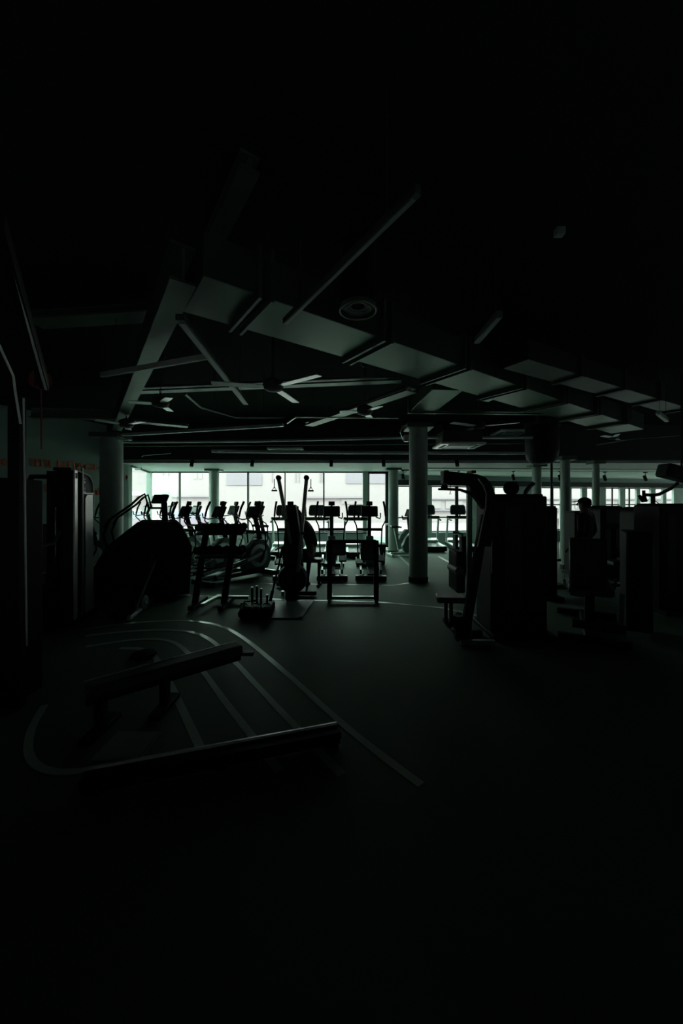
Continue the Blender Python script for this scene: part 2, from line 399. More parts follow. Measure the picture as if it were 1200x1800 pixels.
pipe('kinked conduit beside the bright ribbed beam', [P(505, 744, 3.1), P(520, 733, 3.1), P(700, 735, 3.1)], .014, 'silver', 2)
pipe('slanting conduit behind the second lamp at left', [P(325, 692, 3.1), P(352, 715, 3.1), P(415, 733, 3.1), P(500, 733, 3.1)], .02, 'steel', 2)
pipe('thin curved cable hanging at the far right ceiling', [P(1048, 782, 3.0), P(1120, 770, 3.0), P(1200, 765, 3.0)], .014, 'steel', 1)
# spotlight track along lowered ceiling
def spot(px, py, y, label, rot=.4):
    z = EYE + (HY - py) / F * y; x = GX(px, y)
    t = thing('track_spotlight', label, 'spotlight', (x, y, z), 0, 'spotlights on the window side track')
    MB().cyl((0, -.03, -.13), (0, .05, .04), .05, 14).build('lamp_head', 'black', t)
    MB().cyl((0, 0, 0), (0, 0, .16), .012, 8).build('stem', 'black', t)
    MB().box((0, 0, .16), (.05, .14, .04)).build('adapter', 'black', t)
    return t
def track(pa, pb, y0, y1, z, label):
    a, b = Vector((GX(pa, y0), y0, z)), Vector((GX(pb, y1), y1, z))
    t = thing('lamp_track', label, 'track', a)
    MB().beam(a, b, .04, .035).build('rail', 'black', t, 0, True)
    for p in (a, b): MB().box(p, (.06, .06, .05)).build('end_cap', 'black', t, 0, True)
track(228, 690, 10.12, 10.12, 2.83, 'black lamp track along the edge of the lowered ceiling above the left windows')
track(752, 1190, 10.12, 10.12, 2.83, 'black lamp track along the lowered ceiling edge, right of the thick pillar')
track(700, 1190, 12.2, 12.8, 2.70, 'black lamp track on the lowered ceiling before the right hand windows')
for px, lb in ((337, 'above the left cross trainers'), (443, 'left of the two raised cable arms'), (582, 'above the middle cross trainer'), (674, 'above the glazed door')):
    spot(px, 811, 10.1, f'small black track spotlight {lb}')
spot(803, 811, 10.1, 'small black track spotlight above the overhead machine arm')
for px, y, lb in ((708, 12.2, 'between the slim and the thick middle pillar'), (806, 12.3, 'farther back above the overhead machine arm'), (902, 12.4, 'left of the dark pillar'), (984, 12.5, 'just left of the grey pillar'), (1063, 12.7, 'right of the thinnest pillar'), (1134, 12.8, 'nearest the right edge of the picture')):
    z = 2.52; t = spot(px, HY - (z - EYE) / y * F, y, f'small black track spotlight {lb}')
# ceiling fans
def make_fan(loc, angs, label, L=.82):
    t = thing('ceiling_fan', label, 'ceiling fan', loc, 0, 'three-bladed ceiling fans')
    rod = CZ - loc[2]
    MB().lathe([(.03, rod - .09), (.075, rod - .03), (.075, rod)], n=20).build('canopy', 'dark', t)
    MB().cyl((0, 0, .06), (0, 0, rod - .05), .013, 10).build('downrod', 'steel', t)
    MB().lathe([(.03, -.07), (.10, -.05), (.125, 0), (.115, .05), (.04, .09)], n=24).build('motor', 'dark', t)
    for a in angs:
        c, s_ = math.cos(a), math.sin(a); d = Vector((c, s_, 0)); n_ = Vector((-s_, c, 0)); tilt = Vector((0, 0, .10))
        out = []
        for r_, w in ((.09, .03), (.16, .05), (.24, .056), (L * .8, .054), (L * .985, .052), (L, .046)): out.append((r_, w))
        vs = []; fs = []
        for r_, w in out:
            for sg in (-1, 1):
                for dz in (0, .008): vs.append(d * r_ + n_ * (sg * w) + tilt * (sg * w) + Vector((0, 0, dz - .02)))
        for i in range(len(out) - 1):
            k = i * 4; fs += [(k, k + 2, k + 6, k + 4), (k + 1, k + 5, k + 7, k + 3), (k, k + 4, k + 5, k + 1), (k + 2, k + 3, k + 7, k + 6)]
        fs += [(0, 1, 3, 2), (len(vs) - 4, len(vs) - 2, len(vs) - 1, len(vs) - 3)]
        MB().add(vs, fs).build('blade', 'blade', t)
    return t
def fan_px(hx, hy, z, label, tips, L=.82):
    c = P(hx, hy, z); angs = []
    for tx, ty in tips: q = P(tx, ty, z) - c; angs.append(math.atan2(q.y, q.x))
    return make_fan(c, angs, label, L)
fan_px(480, 678, 3.0, 'white three-bladed ceiling fan hanging at centre, nearest and largest', [(373, 671), (553, 659), (512, 700)], .70)
fan_px(842, 748, 3.1, 'white three-bladed ceiling fan right of the thick pillar', [(797, 742), (907, 742), (805, 760)], .70)
fan_px(222, 745, 3.0, 'white three-bladed ceiling fan beside the left pillar head', [(232, 768), (190, 740), (262, 738)], .48)
fan_px(641, 722, 3.0, 'white three-bladed ceiling fan above the bright ribbed beam', [(660, 745), (600, 722), (680, 708)], .38)
fan_px(282, 708, 3.05, 'white three-bladed ceiling fan between the left beam and the slanting lamp', [(306, 726), (250, 706), (300, 695)], .42)
fan_px(893, 684, 3.3, 'dim ceiling fan on a pale rod by the large duct at upper right', [(930, 690), (860, 700), (880, 665)], .6)
fan_px(1078, 768, 3.2, 'distant small ceiling fan above the far right windows', [(1092, 775), (1060, 765), (1090, 758)], .5)

# round air diffuser and square cassettes
c = P(629, 546, 3.2)
t = thing('round_air_diffuser', 'round ceiling air diffuser with concentric rings above the large duct', 'air vent', (c.x, c.y, 3.2))
for k, (r0, r1) in enumerate(((.142, .158), (.100, .108), (.078, .085), (.056, .063), (.034, .041))):
    rm = (r0 + r1) / 2
    MB().tube([(rm * math.cos(a_ * math.pi / 20), rm * math.sin(a_ * math.pi / 20), .012 * k) for a_ in range(41)], .008 if k == 0 else .0045, 8, False).build('ring', 'steel', t)
MB().lathe([(.001, .04), (.145, .04), (.145, CZ - 3.2), (.001, CZ - 3.2)], n=32).build('neck_duct', 'black', t)
def cassette(px, py, z, w, d_, label):
    c = P(px, py, z); t = thing('air_cassette', label, 'air conditioner', c, 0, 'square ceiling air cassettes')
    MB().box((0, 0, .17), (w, d_, .24)).build('case', 'dark', t, .01)
    pn = MB().box((0, 0, .02), (w + .12, d_ + .12, .045)).build('panel', 'white', t, .01)
    MB().box((0, 0, -.006), (w * .62, d_ * .62, .01)).build('grille', 'grey', pn)
    for sx, sy in ((1, 0), (-1, 0), (0, 1), (0, -1)):
        MB().box((sx * w * .42, sy * d_ * .42, -.006), (.06 if sx else w * .7, .06 if sy else d_ * .7, .01)).build('air_slot', 'dark', pn)
    for sx in (-1, 1): MB().cyl((sx * w * .4, 0, .28), (sx * w * .4, 0, CZ - z), .008, 6).build('hanger', 'dark', t)
cassette(503, 792, 3.0, .8, .45, 'white square air cassette above the two raised cable arms')
cassette(805, 785, 2.8, .8, .6, 'white square air cassette right of the thick pillar')
cassette(895, 762, 3.4, .6, .6, 'dim square air cassette up in the dark above the right windows')
# rounded duct drop near the dark pillar
t = thing('ventilation_drum', 'round-bottomed dark ventilation drum hanging beside the dark slim pillar', 'air duct', Vector((GX(952, 8.2), 8.2, 2.45)))
MB().lathe([(.05, .02), (.2, .04), (.31, .14), (.34, .3), (.34, .9)], n=28).build('drum', 'black', t)
MB().lathe([(.36, .86), (.36, .92)], n=28).build('collar', 'dark', t); MB().cyl((0, 0, .9), (0, 0, CZ - 2.45), .12).build('neck', 'dark', t)
# cable and junction box at the thick pillar head
t = thing('cable_loop', 'cable loop with small junction box at the head of the thick pillar', 'cable', Q(714, 760, 7.35))
MB().box((0, 0, -.12), (.09, .07, .13)).build('junction_box', 'silver', t, .006)
MB().tube([(0.02, 0, .14), (-.07, 0, .12), (-.12, 0, 0), (-.06, 0, -.15), (0, 0, -.17)], .012, 8).build('cable', 'silver', t)
# wall speaker / hanging device far right
t = thing('loudspeaker', 'black loudspeaker hanging from the ceiling at the far right edge', 'speaker', Q(1187, 832, 6.2))
MB().beam((-.22, 0, .06), (.25, 0, -.06), .24, .22).build('case', 'black', t, .02); MB().cyl((.1, 0, .05), (.1, 0, CZ - t.location.z), .015).build('bracket', 'black', t)
MB().beam((-.235, 0, .064), (-.215, 0, .058), .2, .17).build('grille', 'plastic', t)
# small device up in the dark at top right, on a cable
c = P(983, 408, CZ - .3)
t = thing('hanging_sensor', 'faint small box hanging on a cable high in the dark at upper right', 'sensor', c)
MB().box((0, 0, 0), (.06, .05, .05)).build('case', 'grey', t, .006); MB().cyl((0, 0, .02), (0, 0, .3), .003, 6).build('cord', 'dark', t)

# ================================================================ LEFT WALL LETTERING
wd = (Vector((-6.22, 10.72, 0)) - Vector((-12.8, -3.1, 0))).normalized(); wn = Vector((wd.y, -wd.x, 0))
def on_left(px):                                # point of the left wall seen through px
    k = (px - CX) / F; a = Vector((-12.8, -3.1, 0)) + wn * .085
    t = (k * a.y - a.x) / (wd.x - k * wd.y); return a + wd * t
def letters(txt, pxa, pxb, pyc, px_h_at, label):
    a, b = on_left(pxa), on_left(pxb); z = EYE + (HY - pyc) / F * a.y; L = (b - a).length
    cu = bpy.data.curves.new('wall_lettering', 'FONT'); cu.body = txt; cu.extrude = .008; cu.offset = .006
    cu.size = 1; o = bpy.data.objects.new('wall_lettering', cu); COL.objects.link(o)
    bpy.context.view_layer.update(); w = max(o.dimensions.x, .01); hh = max(o.dimensions.y, .01)
    H = px_h_at / F * a.y; sx, sy = L / w, H / hh
    me = bpy.data.meshes.new_from_object(o); bpy.data.objects.remove(o); bpy.data.curves.remove(cu)
    o = bpy.data.objects.new('wall_lettering', me); COL.objects.link(o); me.materials.clear()
    me.materials.append(M['red']); o.scale = (sx, sy, 1)
    o.rotation_euler = (R(90), 0, math.atan2(wd.y, wd.x)); o.location = Vector((a.x, a.y, z - H / 2)) + wn * .004
    tag(o, label, 'lettering'); return o
letters('ТОЛЬКО', -60, 22, 807, 13, 'orange red wall lettering at the left picture edge, top line')
letters('ТЫ Я', 50, 88, 812, 14, 'orange red letters on the left wall right of the upright, top line')
letters('ВЛАСН', 100, 176, 816, 13, 'longest orange red word high on the left wall beside the thick left pillar')
letters('С', 92, 104, 835, 13, 'single orange red letter C above the dark machine on the left wall')
letters('К И', 52, 94, 857, 11, 'faint orange letters in the lowest line, left of the pale weight tower')
letters('ЕЙ', 163, 177, 864, 13, 'two orange red letters just right of the pale weight tower')
t = thing('wall_badge', 'small round red badge at the end of the left wall beside the corner window', 'sign', Vector((-6.2, 10.66, 2.35)))
MB().lathe([(.07, 0), (.07, -.02), (.05, -.025)], (0, -.02, 0), 20, 'y').build('disc', 'red', t)
# sign box at the corner window head
t = thing('exit_sign_box', 'small pale box hanging at the head of the corner window', 'sign', Vector((GX(243, 11.2), 11.2, 2.68)))
MB().box((0, 0, -.03), (.2, .05, .08)).build('case', 'grey', t, .006); MB().box((0, -.028, -.03), (.17, .004, .06)).build('face', 'wallpale', t)

# ================================================================ CARDIO MACHINES
def make_elliptical():
    t = thing('cross_trainer', '', 'cross trainer', (0, 0, 0), 0, 'cross trainers in rows before the left windows')
    MB().box((0, -.02, .10), (.13, 1.5, .08)).box((0, .45, .16), (.2, .5, .1)).build('base_frame', 'plastic', t, .012)
    for y in (.8, -.8):
        s_ = MB().box((0, y, .055), (.64, .1, .09)).build('stabilizer', 'black', t, .012)
        MB().box((0, y, .105), (.62, .075, .012)).build('tread_strip', 'silver', s_)
    hs = MB().prism([(.80, .14), (.90, .34), (.86, .60), (.70, .80), (.50, .82), (.28, .66), (.16, .42), (.14, .22), (.22, .14)], -.1, .1).build('drive_housing', 'grey', t, .03, seg=3)
    for sx in (-1, 1):
        MB().lathe([(.15, sx * .105), (.24, sx * .11), (.25, sx * .13), (.16, sx * .14), (.15, sx * .105)], (0, .5, .46), 24, 'x').build('crank_ring', 'silver', hs)
    MB().beam((0, .66, .72), (0, .50, 1.30), .09, .08).build('mast', 'black', t, .015)
    c = MB().box((0, .46, 1.41), (.40, .06, .27), rx(R(-24))).build('console', 'plastic', t, .025, seg=3)
    MB().box((0, .43, 1.42), (.3, .012, .17), rx(R(-24))).build('screen', 'screen', c)
    MB().box((0, .56, 1.60), (.15, .05, .10), rx(R(-12))).box((0, .54, 1.54), (.05, .035, .08)).build('tablet_holder', 'black', t, .012)
    MB().tube([(-.16, .5, 1.27), (-.24, .34, 1.24), (-.25, .22, 1.28), (-.25, .20, 1.38)], .014).tube([(.16, .5, 1.27), (.24, .34, 1.24), (.25, .22, 1.28), (.25, .20, 1.38)], .014).build('fixed_handlebar', 'black', t)
    MB().cyl((-.32, .52, .97), (.32, .52, .97), .035).build('pivot_axle', 'black', t)
    for sx, dy in ((-1, .06), (1, -.06)):
        a = MB().tube([(sx * .30, .52, .92), (sx * .31, .46, 1.05), (sx * .34, .34 + dy, 1.13), (sx * .37, .28 + dy, 1.20), (sx * .37, .30 + dy, 1.38), (sx * .34, .36 + dy, 1.58), (sx * .33, .40 + dy, 1.63)], .016).build('swing_arm', 'black', t)
        MB().tube([(sx * .37, .29 + dy, 1.30), (sx * .355, .33 + dy, 1.48), (sx * .33, .40 + dy, 1.645)], [.022, .024, .026]).build('grip', 'rubber', a)
        MB().tube([(sx * .30, .52, .95), (sx * .29, .55, .62), (sx * .27, .35 - dy, .32)], .018).build('lower_link', 'black', t)
        zf = .52 if sx > 0 else .34
        MB().beam((sx * .21, .5, zf), (sx * .21, -.66, .17), .05, .06).build('pedal_arm', 'silver', t, .01)
        zp = .17 + (zf - .17) * .42
        p = MB().box((sx * .24, -.14, zp + .05), (.16, .36, .035), rx(R(14 if sx > 0 else 8))).build('pedal', 'plastic', t, .012)
        MB().box((sx * .24 + sx * .075, -.14, zp + .085), (.015, .34, .06), rx(R(14 if sx > 0 else 8))).build('pedal_rim', 'grey', p)
        MB().cyl((sx * .21 - .02, -.66, .16), (sx * .21 + .02, -.66, .16), .045, 14).build('roller', 'rubber', t)
    MB().tube([(-.16, -.78, .12), (-.16, -.3, .12)], .018).tube([(.16, -.78, .12), (.16, -.3, .12)], .018).build('roller_track', 'silver', t)
    return t
E0 = make_elliptical()
first = [True]
def elliptical(px, y, rz, label, scale=1.0):
    loc = (GX(px, y), y, 0)
    if first[0]:
        first[0] = False; E0.location = loc; E0.rotation_euler = (0, 0, rz); E0['label'] = label; return E0
    return dup(E0, loc, rz, label, scale)
B_ = 'black cross trainer '
elliptical(583, 8.45, R(2), B_ + 'seen from behind, middle of the three at centre')
elliptical(650, 8.45, R(-3), B_ + 'seen from behind, rightmost of the three at centre')
elliptical(509, 8.45, R(6), B_ + 'seen from behind, half hidden by the two raised cable arms')
H_ = R(-36)
elliptical(292, 8.35, H_, B_ + 'directly right of the stair climber console')
elliptical(353, 8.05, H_, B_ + 'in front of the slim left pillar')
elliptical(416, 7.8, H_, B_ + 'rightmost of the angled ones, left of the cable arms')
elliptical(228, 10.6, H_, B_ + 'farthest left, in front of the corner window')
elliptical(272, 10.4, H_, B_ + 'in the back row behind the stair climber')
elliptical(318, 10.2, H_, B_ + 'in the back row just left of the slim left pillar')
elliptical(386, 10.2, H_, B_ + 'in the back row just right of the slim left pillar')
elliptical(431, 10.0, H_, B_ + 'in the back row, rightmost, by the treadmill')
elliptical(150, 8.9, H_, B_ + 'in the dark beside the left wall, behind the left pillar')
elliptical(105, 7.5, H_, B_ + 'in the dark by the left wall behind the pale weight tower')

def make_treadmill():
    t = thing('treadmill', '', 'treadmill', (0, 0, 0), 0, 'treadmills facing the windows')
    MB().box((0, -.05, .11), (.80, 1.75, .12)).box((0, -.82, .08), (.7, .16, .12)).build('deck_frame', 'black', t, .015)
    MB().box((0, -.12, .178), (.52, 1.55, .018)).build('running_belt', 'belt', t)
    for sx in (-1, 1):
        MB().box((sx * .335, -.1, .185), (.13, 1.6, .035)).build('side_rail', 'silver', t, .008)
        MB().box((sx * .36, -.93, .12), (.1, .06, .14)).build('rear_cap', 'rubber', t, .01)
        MB().beam((sx * .38, .62, .2), (sx * .38, .36, 1.12), .06, .11, (0, 1, 0)).build('upright', 'silver', t, .012)
        h = MB().tube([(sx * .38, .42, 1.08), (sx * .38, .2, 1.06), (sx * .37, -.12, 1.02), (sx * .34, -.16, 1.02)], .024).build('handrail', 'plastic', t)
    MB().prism([(.30, .16), (.36, .28), (.55, .34), (.84, .30), (.90, .16), (.88, .08), (.3, .08)], -.38, .38).build('motor_cover', 'silver', t, .02)
    MB().box((0, .36, 1.10), (.84, .12, .09), rx(R(-20))).build('control_bar', 'plastic', t, .02)
    c = MB().prism([(-.25, 0), (.25, 0), (.28, .08), (.26, .30), (.21, .36), (-.21, .36), (-.26, .30), (-.28, .08)], -.03, .03, 'y')
    for i, v in enumerate(c.v): c.v[i] = Vector((0, .42, 1.2)) + rx(R(-14)) @ v
    c = c.build('console', 'plastic', t, .012)
    s_ = MB().box((0, 0, 0), (.44, .01, .25), rx(R(-14)))
    for i, v in enumerate(s_.v): s_.v[i] = v + Vector((0, .435, 1.39))
    s_.build('screen', 'screen', c)
    MB().cyl((-.06, .4, 1.1), (-.06, .43, 1.24), .025).cyl((.06, .4, 1.1), (.06, .43, 1.24), .025).build('console_neck', 'plastic', t)
    return t
T0 = make_treadmill()
T0.location = (GX(497, 11.7), 11.7, 0); T0.rotation_euler = (0, 0, R(2)); T0['label'] = 'treadmill at the windows directly behind the raised cable arms'
dup(T0, (GX(556, 11.7), 11.7, 0), R(1), 'treadmill at the windows behind the middle cross trainer')
dup(T0, (GX(627, 11.6), 11.6, 0), R(0), 'treadmill at the windows just left of the glazed door')
dup(T0, (GX(752, 13.2), 13.0, 0), R(-4), 'treadmill half hidden behind the thick middle pillar')
dup(T0, (GX(806, 13.2), 13.0, 0), R(-6), 'treadmill right of the thick pillar, under the overhead machine arm')
dup(T0, (GX(872, 13.2), 13.2, 0), R(-6), 'treadmill mostly hidden behind the curved pulldown machine')

# upright bike
def bike(loc, rz, label):
    t = thing('exercise_bike', label, 'exercise bike', loc, rz, 'exercise bikes')
    MB().box((0, .5, .05), (.5, .08, .08)).box((0, -.5, .05), (.5, .08, .08)).box((0, 0, .09), (.1, 1, .07)).build('base_frame', 'silver', t, .012)
    MB().prism([(.45, .12), (.52, .4), (.42, .68), (.2, .74), (0, .55), (-.12, .3), (-.05, .12)], -.09, .09).build('drive_housing', 'grey', t, .03)
    MB().beam((0, -.2, .2), (0, -.34, .85), .06, .08).build('seat_post', 'silver', t)
    MB().prism([(-.5, .86), (-.48, .93), (-.32, .93), (-.15, .9), (-.15, .86)], -.11, .11).build('saddle', 'pad', t, .025)
    MB().beam((0, .35, .6), (0, .3, 1.15), .07, .09).build('mast', 'plastic', t)
    MB().box((0, .3, 1.28), (.34, .06, .26), rx(R(-20))).build('console', 'plastic', t, .02)
    MB().tube([(-.05, .33, 1.1), (-.2, .2, 1.12), (-.22, .02, 1.1), (-.2, -.02, 1.2)], .016).tube([(.05, .33, 1.1), (.2, .2, 1.12), (.22, .02, 1.1), (.2, -.02, 1.2)], .016).build('handlebar', 'rubber', t)
    for sx in (-1, 1):
        MB().beam((sx * .12, .15, .35), (sx * .12, .15 + sx * .1, .35 - sx * .14), .02, .03).build('crank_arm', 'silver', t)
        MB().box((sx * .18, .15 + sx * .1, .35 - sx * .14), (.1, .1, .03)).build('pedal', 'rubber', t)
bike((GX(712, 11.3), 11.3, 0), R(-75), 'upright exercise bike between the slim and the thick middle pillar')
bike((1.98, 12.5, 0), R(-75), 'farther exercise bike partly behind the slim middle pillar')

# ================================================================ STAIR CLIMBER (left)
loc = Vector((GX(250, 6.5), 6.5, 0))
t = thing('stair_climber', 'bulky black stair climber with tall console and long handrails, right of the left pillar', 'stair climber', loc, R(-66)); t.scale = (1.08, 1.08, 1)
for sx in (-1, 1):
    MB().prism([(-.62, .03), (.70, .03), (.74, .85), (.60, 1.18), (.50, 1.29), (-.03, 1.30), (-.45, .90), (-.62, .55)], sx * .36 - .03, sx * .36 + .03).build('side_panel', 'plastic', t, .012)
    MB().tube([(sx * .36, .12, 1.50), (sx * .37, .06, 1.76), (sx * .37, -.02, 1.70), (sx * .38, -.12, 1.58), (sx * .38, -.40, 1.34), (sx * .38, -.46, 1.22)], .018).build('handrail', 'black', t)
    MB().tube([(sx * .36, -.42, .8), (sx * .38, -.48, 1.1), (sx * .38, -.40, 1.34)], .016).build('rail_post', 'black', t)
MB().prism([(.30, .05), (.69, .05), (.73, .85), (.59, 1.17), (.3, 1.26)], -.33, .33).build('front_shroud', 'grey', t, .03)
for k in range(5):
    y = -.5 + k * .17; z = .28 + k * .19
    MB().box((0, y, z), (.6, .22, .03)).box((0, y + .1, z - .09), (.6, .02, .17)).build('step', 'rubber', t, .004)
MB().beam((0, .34, 1.2), (0, .32, 1.62), .13, .09).build('mast', 'plastic', t, .012)
cr = rz_(R(38)) @ rx(R(-24))
c = MB().box((0, .26, 1.68), (.34, .06, .17), cr).build('console', 'black', t, .02)
MB().box(Vector((0, .26, 1.68)) + cr @ Vector((0, -.033, 0)), (.27, .01, .12), cr).build('screen', 'screen', c)
MB().tube([(-.36, .12, 1.52), (-.2, .30, 1.52), (.2, .30, 1.52), (.36, .12, 1.52)], .014).build('cross_handle', 'black', t)

# ================================================================ INCLINE BENCH in front of stair climber (edge highlight and base rail)
t = thing('incline_press', 'black inclined press frame with painted edge highlight, in front of the stair climber', 'incline bench', P(240, 1078, 0))
a, b = P(226, 1087, .05), P(268, 1052, .05)
MB().beam(a, b, .05, .05).build('base_rail', 'silver', t, .006, True)
MB().beam(P(196, 1086, .05), P(236, 1050, .05), .06, .06).build('base_rail', 'black', t, .006, True)
MB().beam(a + (b - a) * .1, P(196, 1086, .05), .06, .06).build('cross_foot', 'black', t, .006, True)
MB().beam(Q(238, 1068, 5.4), Q(272, 986, 6.0), .04, .05).build('highlight_strut', 'grey', t, .004, True)  # grey strut drawn for the highlight along the inclined frame
MB().beam(Q(222, 1066, 5.45), Q(252, 975, 6.05) , .34, .08, (0, 1, .3)).build('back_pad', 'pad', t, .02, True)
MB().beam(Q(215, 1072, 5.35), Q(232, 1040, 5.5), .30, .09, (0, .3, 1)).build('seat_pad', 'pad', t, .02, True)
t2 = thing('weight_plate', 'small pale weight plate resting on the base rail of the inclined frame', 'weight plate', P(254, 1069, .07))
MB().lathe([(.09, -.015), (.1, -.01), (.1, .01), (.09, .015)], (0, 0, .09), 24, 'x').build('disc', 'grey', t2); MB().cyl((-.03, 0, .09), (.03, 0, .09), .02).build('hub', 'silver', t2)
t = thing('floor_mat', 'short dark mat lying beyond the inclined frame near the white line', 'mat', P(292, 1053, .01))
MB().box((0, 0, .008), (.42, .2, .03)).build('mat_pad', 'rubber', t, .004); MB().box((-.2, 0, .026), (.02, .19, .005)).build('edge_strip', 'dark', t)

# ================================================================ DUMBBELL RACK
ry = 5.75
t = thing('dumbbell_rack', 'black two-tier dumbbell rack with pale base tubes, left of centre', 'dumbbell rack', (GX(386, ry), ry, 0))
x0, x1 = GX(358, ry) - t.location.x, GX(408, ry) - t.location.x
for x in (x0, x1):
    MB().beam((x - .09, -.12, .08), (x + .03, .05, 1.2), .09, .06).build('upright', 'black', t, .008)
    MB().beam((x - .09, -.3, .05), (x - .09, .32, .05), .08, .07).build('foot', 'black', t, .008)
a = P(355, 1064, .08) - t.location; b = P(386, 1047, .08) - t.location
MB().beam((a.x, a.y, .08), (b.x, b.y, .08), .06, .05).build('base_tube', 'silver', t, .006)
a = P(384, 1050, .08) - t.location; b = P(437, 1050, .08) - t.location
MB().beam((a.x, a.y, .08), (b.x, b.y, .08), .07, .05).build('cross_tube', 'silver', t, .006)
tiers = [(1.15, .0, -.1, .62, 'top'), (.80, -.06, -.1, .55, 'lower')]
for z, dy, xa, xb, nm in tiers:
    MB().box(((x0 + x1) / 2 + .05, dy + .05, z), (x1 - x0 + .26, .3, .03), rx(R(8))).build('shelf', 'black', t, .006)
def make_db(label, r=.06):
    d = thing('dumbbell', label, 'dumbbell', (0, 0, 0), 0, 'dumbbells on the two-tier rack')
    MB().cyl((0, -.09, r), (0, .09, r), .015, 10).build('handle', 'chrome', d)
    for s_ in (-1, 1): MB().lathe([(r * .7, s_ * .06), (r, s_ * .075), (r, s_ * .125), (r * .8, s_ * .14)], (0, 0, r), 8, 'y').build('weight_head', 'rubber', d)
    return d
D0 = make_db(''); used = False
order = ['leftmost', 'second', 'third', 'fourth', 'fifth', 'sixth']
for z, dy, xa, xb, nm in tiers:
    for k in range(6):
        d = D0 if not used else copy_tree(D0); used = True
        d.location = (t.location.x + x0 - .06 + k * (x1 - x0 + .2) / 5, ry + dy + .05, z + .018)
        d['label'] = f'{order[k]} black dumbbell {"from the left " if k else ""}on the {nm} shelf of the two-tier rack'
        d.scale = (.95, 1, 1 + .04 * (k % 3))
t = thing('plate_tree', 'low black floor rack of upright pegs beside the round-bodied cable machine', 'weight storage', P(455, 1076, 0))
MB().box((0, 0, .06), (.42, .34, .12)).build('base', 'black', t, .02)
for k, (x, h) in enumerate(((-.10, .36), (-.03, .38), (.03, .34), (.12, .25))):
    pg = MB().cyl((x, 0, .1), (x, 0, h), .017, 10).build('peg', 'black', t); MB().lathe([(.02, h - .01), (.02, h + .01)], (x, 0, 0), 10).build('peg_cap', 'silver', pg)
MB().tube([(-.19, -.1, .12), (-.19, -.1, .18), (.0, -.12, .2)], .014).build('carry_handle', 'black', t)
for k, (x, lb) in enumerate(((-.15, 'leftmost'), (.02, 'middle'), (.17, 'rightmost'))):
    kb = thing('kettlebell', f'{lb} of the three small black kettlebells in front of the upright pegs', 'kettlebell', (t.location.x + x, t.location.y - .28, 0), 0, 'kettlebells beside the peg rack')
    MB().lathe([(.04, 0), (.075, .03), (.08, .075), (.05, .13), (.02, .14)], n=18).build('bell', 'rubber', kb)
    MB().tube([(-.045, 0, .11), (-.055, 0, .17), (-.03, 0, .2), (.03, 0, .2), (.055, 0, .17), (.045, 0, .11)], .012, 8).build('handle', 'chrome', kb)
t = thing('barbell', 'black barbell leaning from the peg rack up toward the cable machine', 'barbell', P(474, 1060, 0))
a = P(474, 1060, .03); b = Q(497, 962, 6.4)
MB().cyl(a, b, .016, 10).build('bar', 'black', t, 0, True); MB().cyl(a, a.lerp(b, .2), .026, 12).build('sleeve', 'black', t, 0, True); MB().cyl(a.lerp(b, .8), b, .026, 12).build('sleeve', 'black', t, 0, True)

# ================================================================ FUNCTIONAL CABLE MACHINE with two raised arms
fy = 6.3
t = thing('cable_machine', 'cable machine with two long arms raised in a V against the window', 'cable machine', (GX(514, fy), fy, 0))
lx = lambda px: GX(px, fy) - t.location.x
MB().prism([(lx(498), .55), (lx(532), .55), (lx(529), 1.0), (lx(524), 1.35), (lx(520), 1.58), (lx(508), 1.58), (lx(503), 1.3), (lx(500), 1.0)], -.1, .12, 'y').build('column_body', 'black', t, .02)
h = MB().lathe([(.10, -.14), (.225, -.11), (.25, -.04), (.25, .04), (.225, .11), (.10, .14)], (lx(515), -.05, .34), 32, 'y').build('round_housing', 'black', t)
MB().lathe([(.06, -.16), (.08, -.155), (.08, -.14)], (lx(515), -.05, .34), 20, 'y').build('hub_cap', 'plastic', h)
MB().box((0, -.02, .06), (.2, .3, .12)).box((lx(545) * .5, .1, .05), (.5, .09, .07)).build('base', 'black', t, .015)
for px in (495, 545): MB().cyl((lx(px), .12, 0), (lx(px), .12, .08), .03, 12).build('foot', 'silver', t)
def arm(px0, py0, px1, py1, y0, y1, hand):
    a, b = Q(px0, py0, y0), Q(px1, py1, y1)
    ar = MB().beam(a, b, .055, .075, (0, 1, 0)).build('cable_arm', 'armgrey', t, .01, True)
    hd = MB().cyl(b + Vector((0, -.04, .02)), b + Vector((0, .04, .02)), .042, 18).build('pulley_head', 'black', ar); hd.parent = ar
    for v in hd.data.vertices: v.co -= t.location
    s_ = hand; p = b + Vector((s_ * .07, 0, .0))
    w = MB().cyl(p, p + Vector((0, 0, -.15)), .008, 6).build('cable', 'black', ar)
    for v in w.data.vertices: v.co -= t.location
    g = MB().tube([p + Vector((0, 0, -.13)), p + Vector((-.035, 0, -.185)), p + Vector((.035, 0, -.185)), p + Vector((0, 0, -.13))], .007, 6).cyl(p + Vector((-.045, 0, -.19)), p + Vector((.045, 0, -.19)), .014, 8).build('pull_handle', 'rubber', ar)
    for v in g.data.vertices: v.co -= t.location
    k = a.lerp(b, .42); kn = MB().cyl(k + Vector((.0, -.03, 0)), k + Vector((.05, -.03, 0)), .022, 10).build('lock_knob', 'black', ar)
    for v in kn.data.vertices: v.co -= t.location
arm(513, 965, 489.5, 842, 6.25, 6.1, -1)
arm(523.5, 1005, 538.5, 842, 6.1, 6.0, 1)
cur = MB().tube([Q(532, 985, 6.3), Q(541, 975, 6.3), Q(546, 985, 6.3), Q(543, 1005, 6.3), Q(538, 1040, 6.3)], .017, 10).build('curved_bar', 'black', t, 0, True)
c0 = [P(466, 1088, 0), P(528, 1088, 0), P(549, 1057, 0), P(482, 1057, 0)]
t2 = thing('platform_mat', 'dark rubber mat under the round-bodied cable machine', 'mat', P(508, 1075, 0))
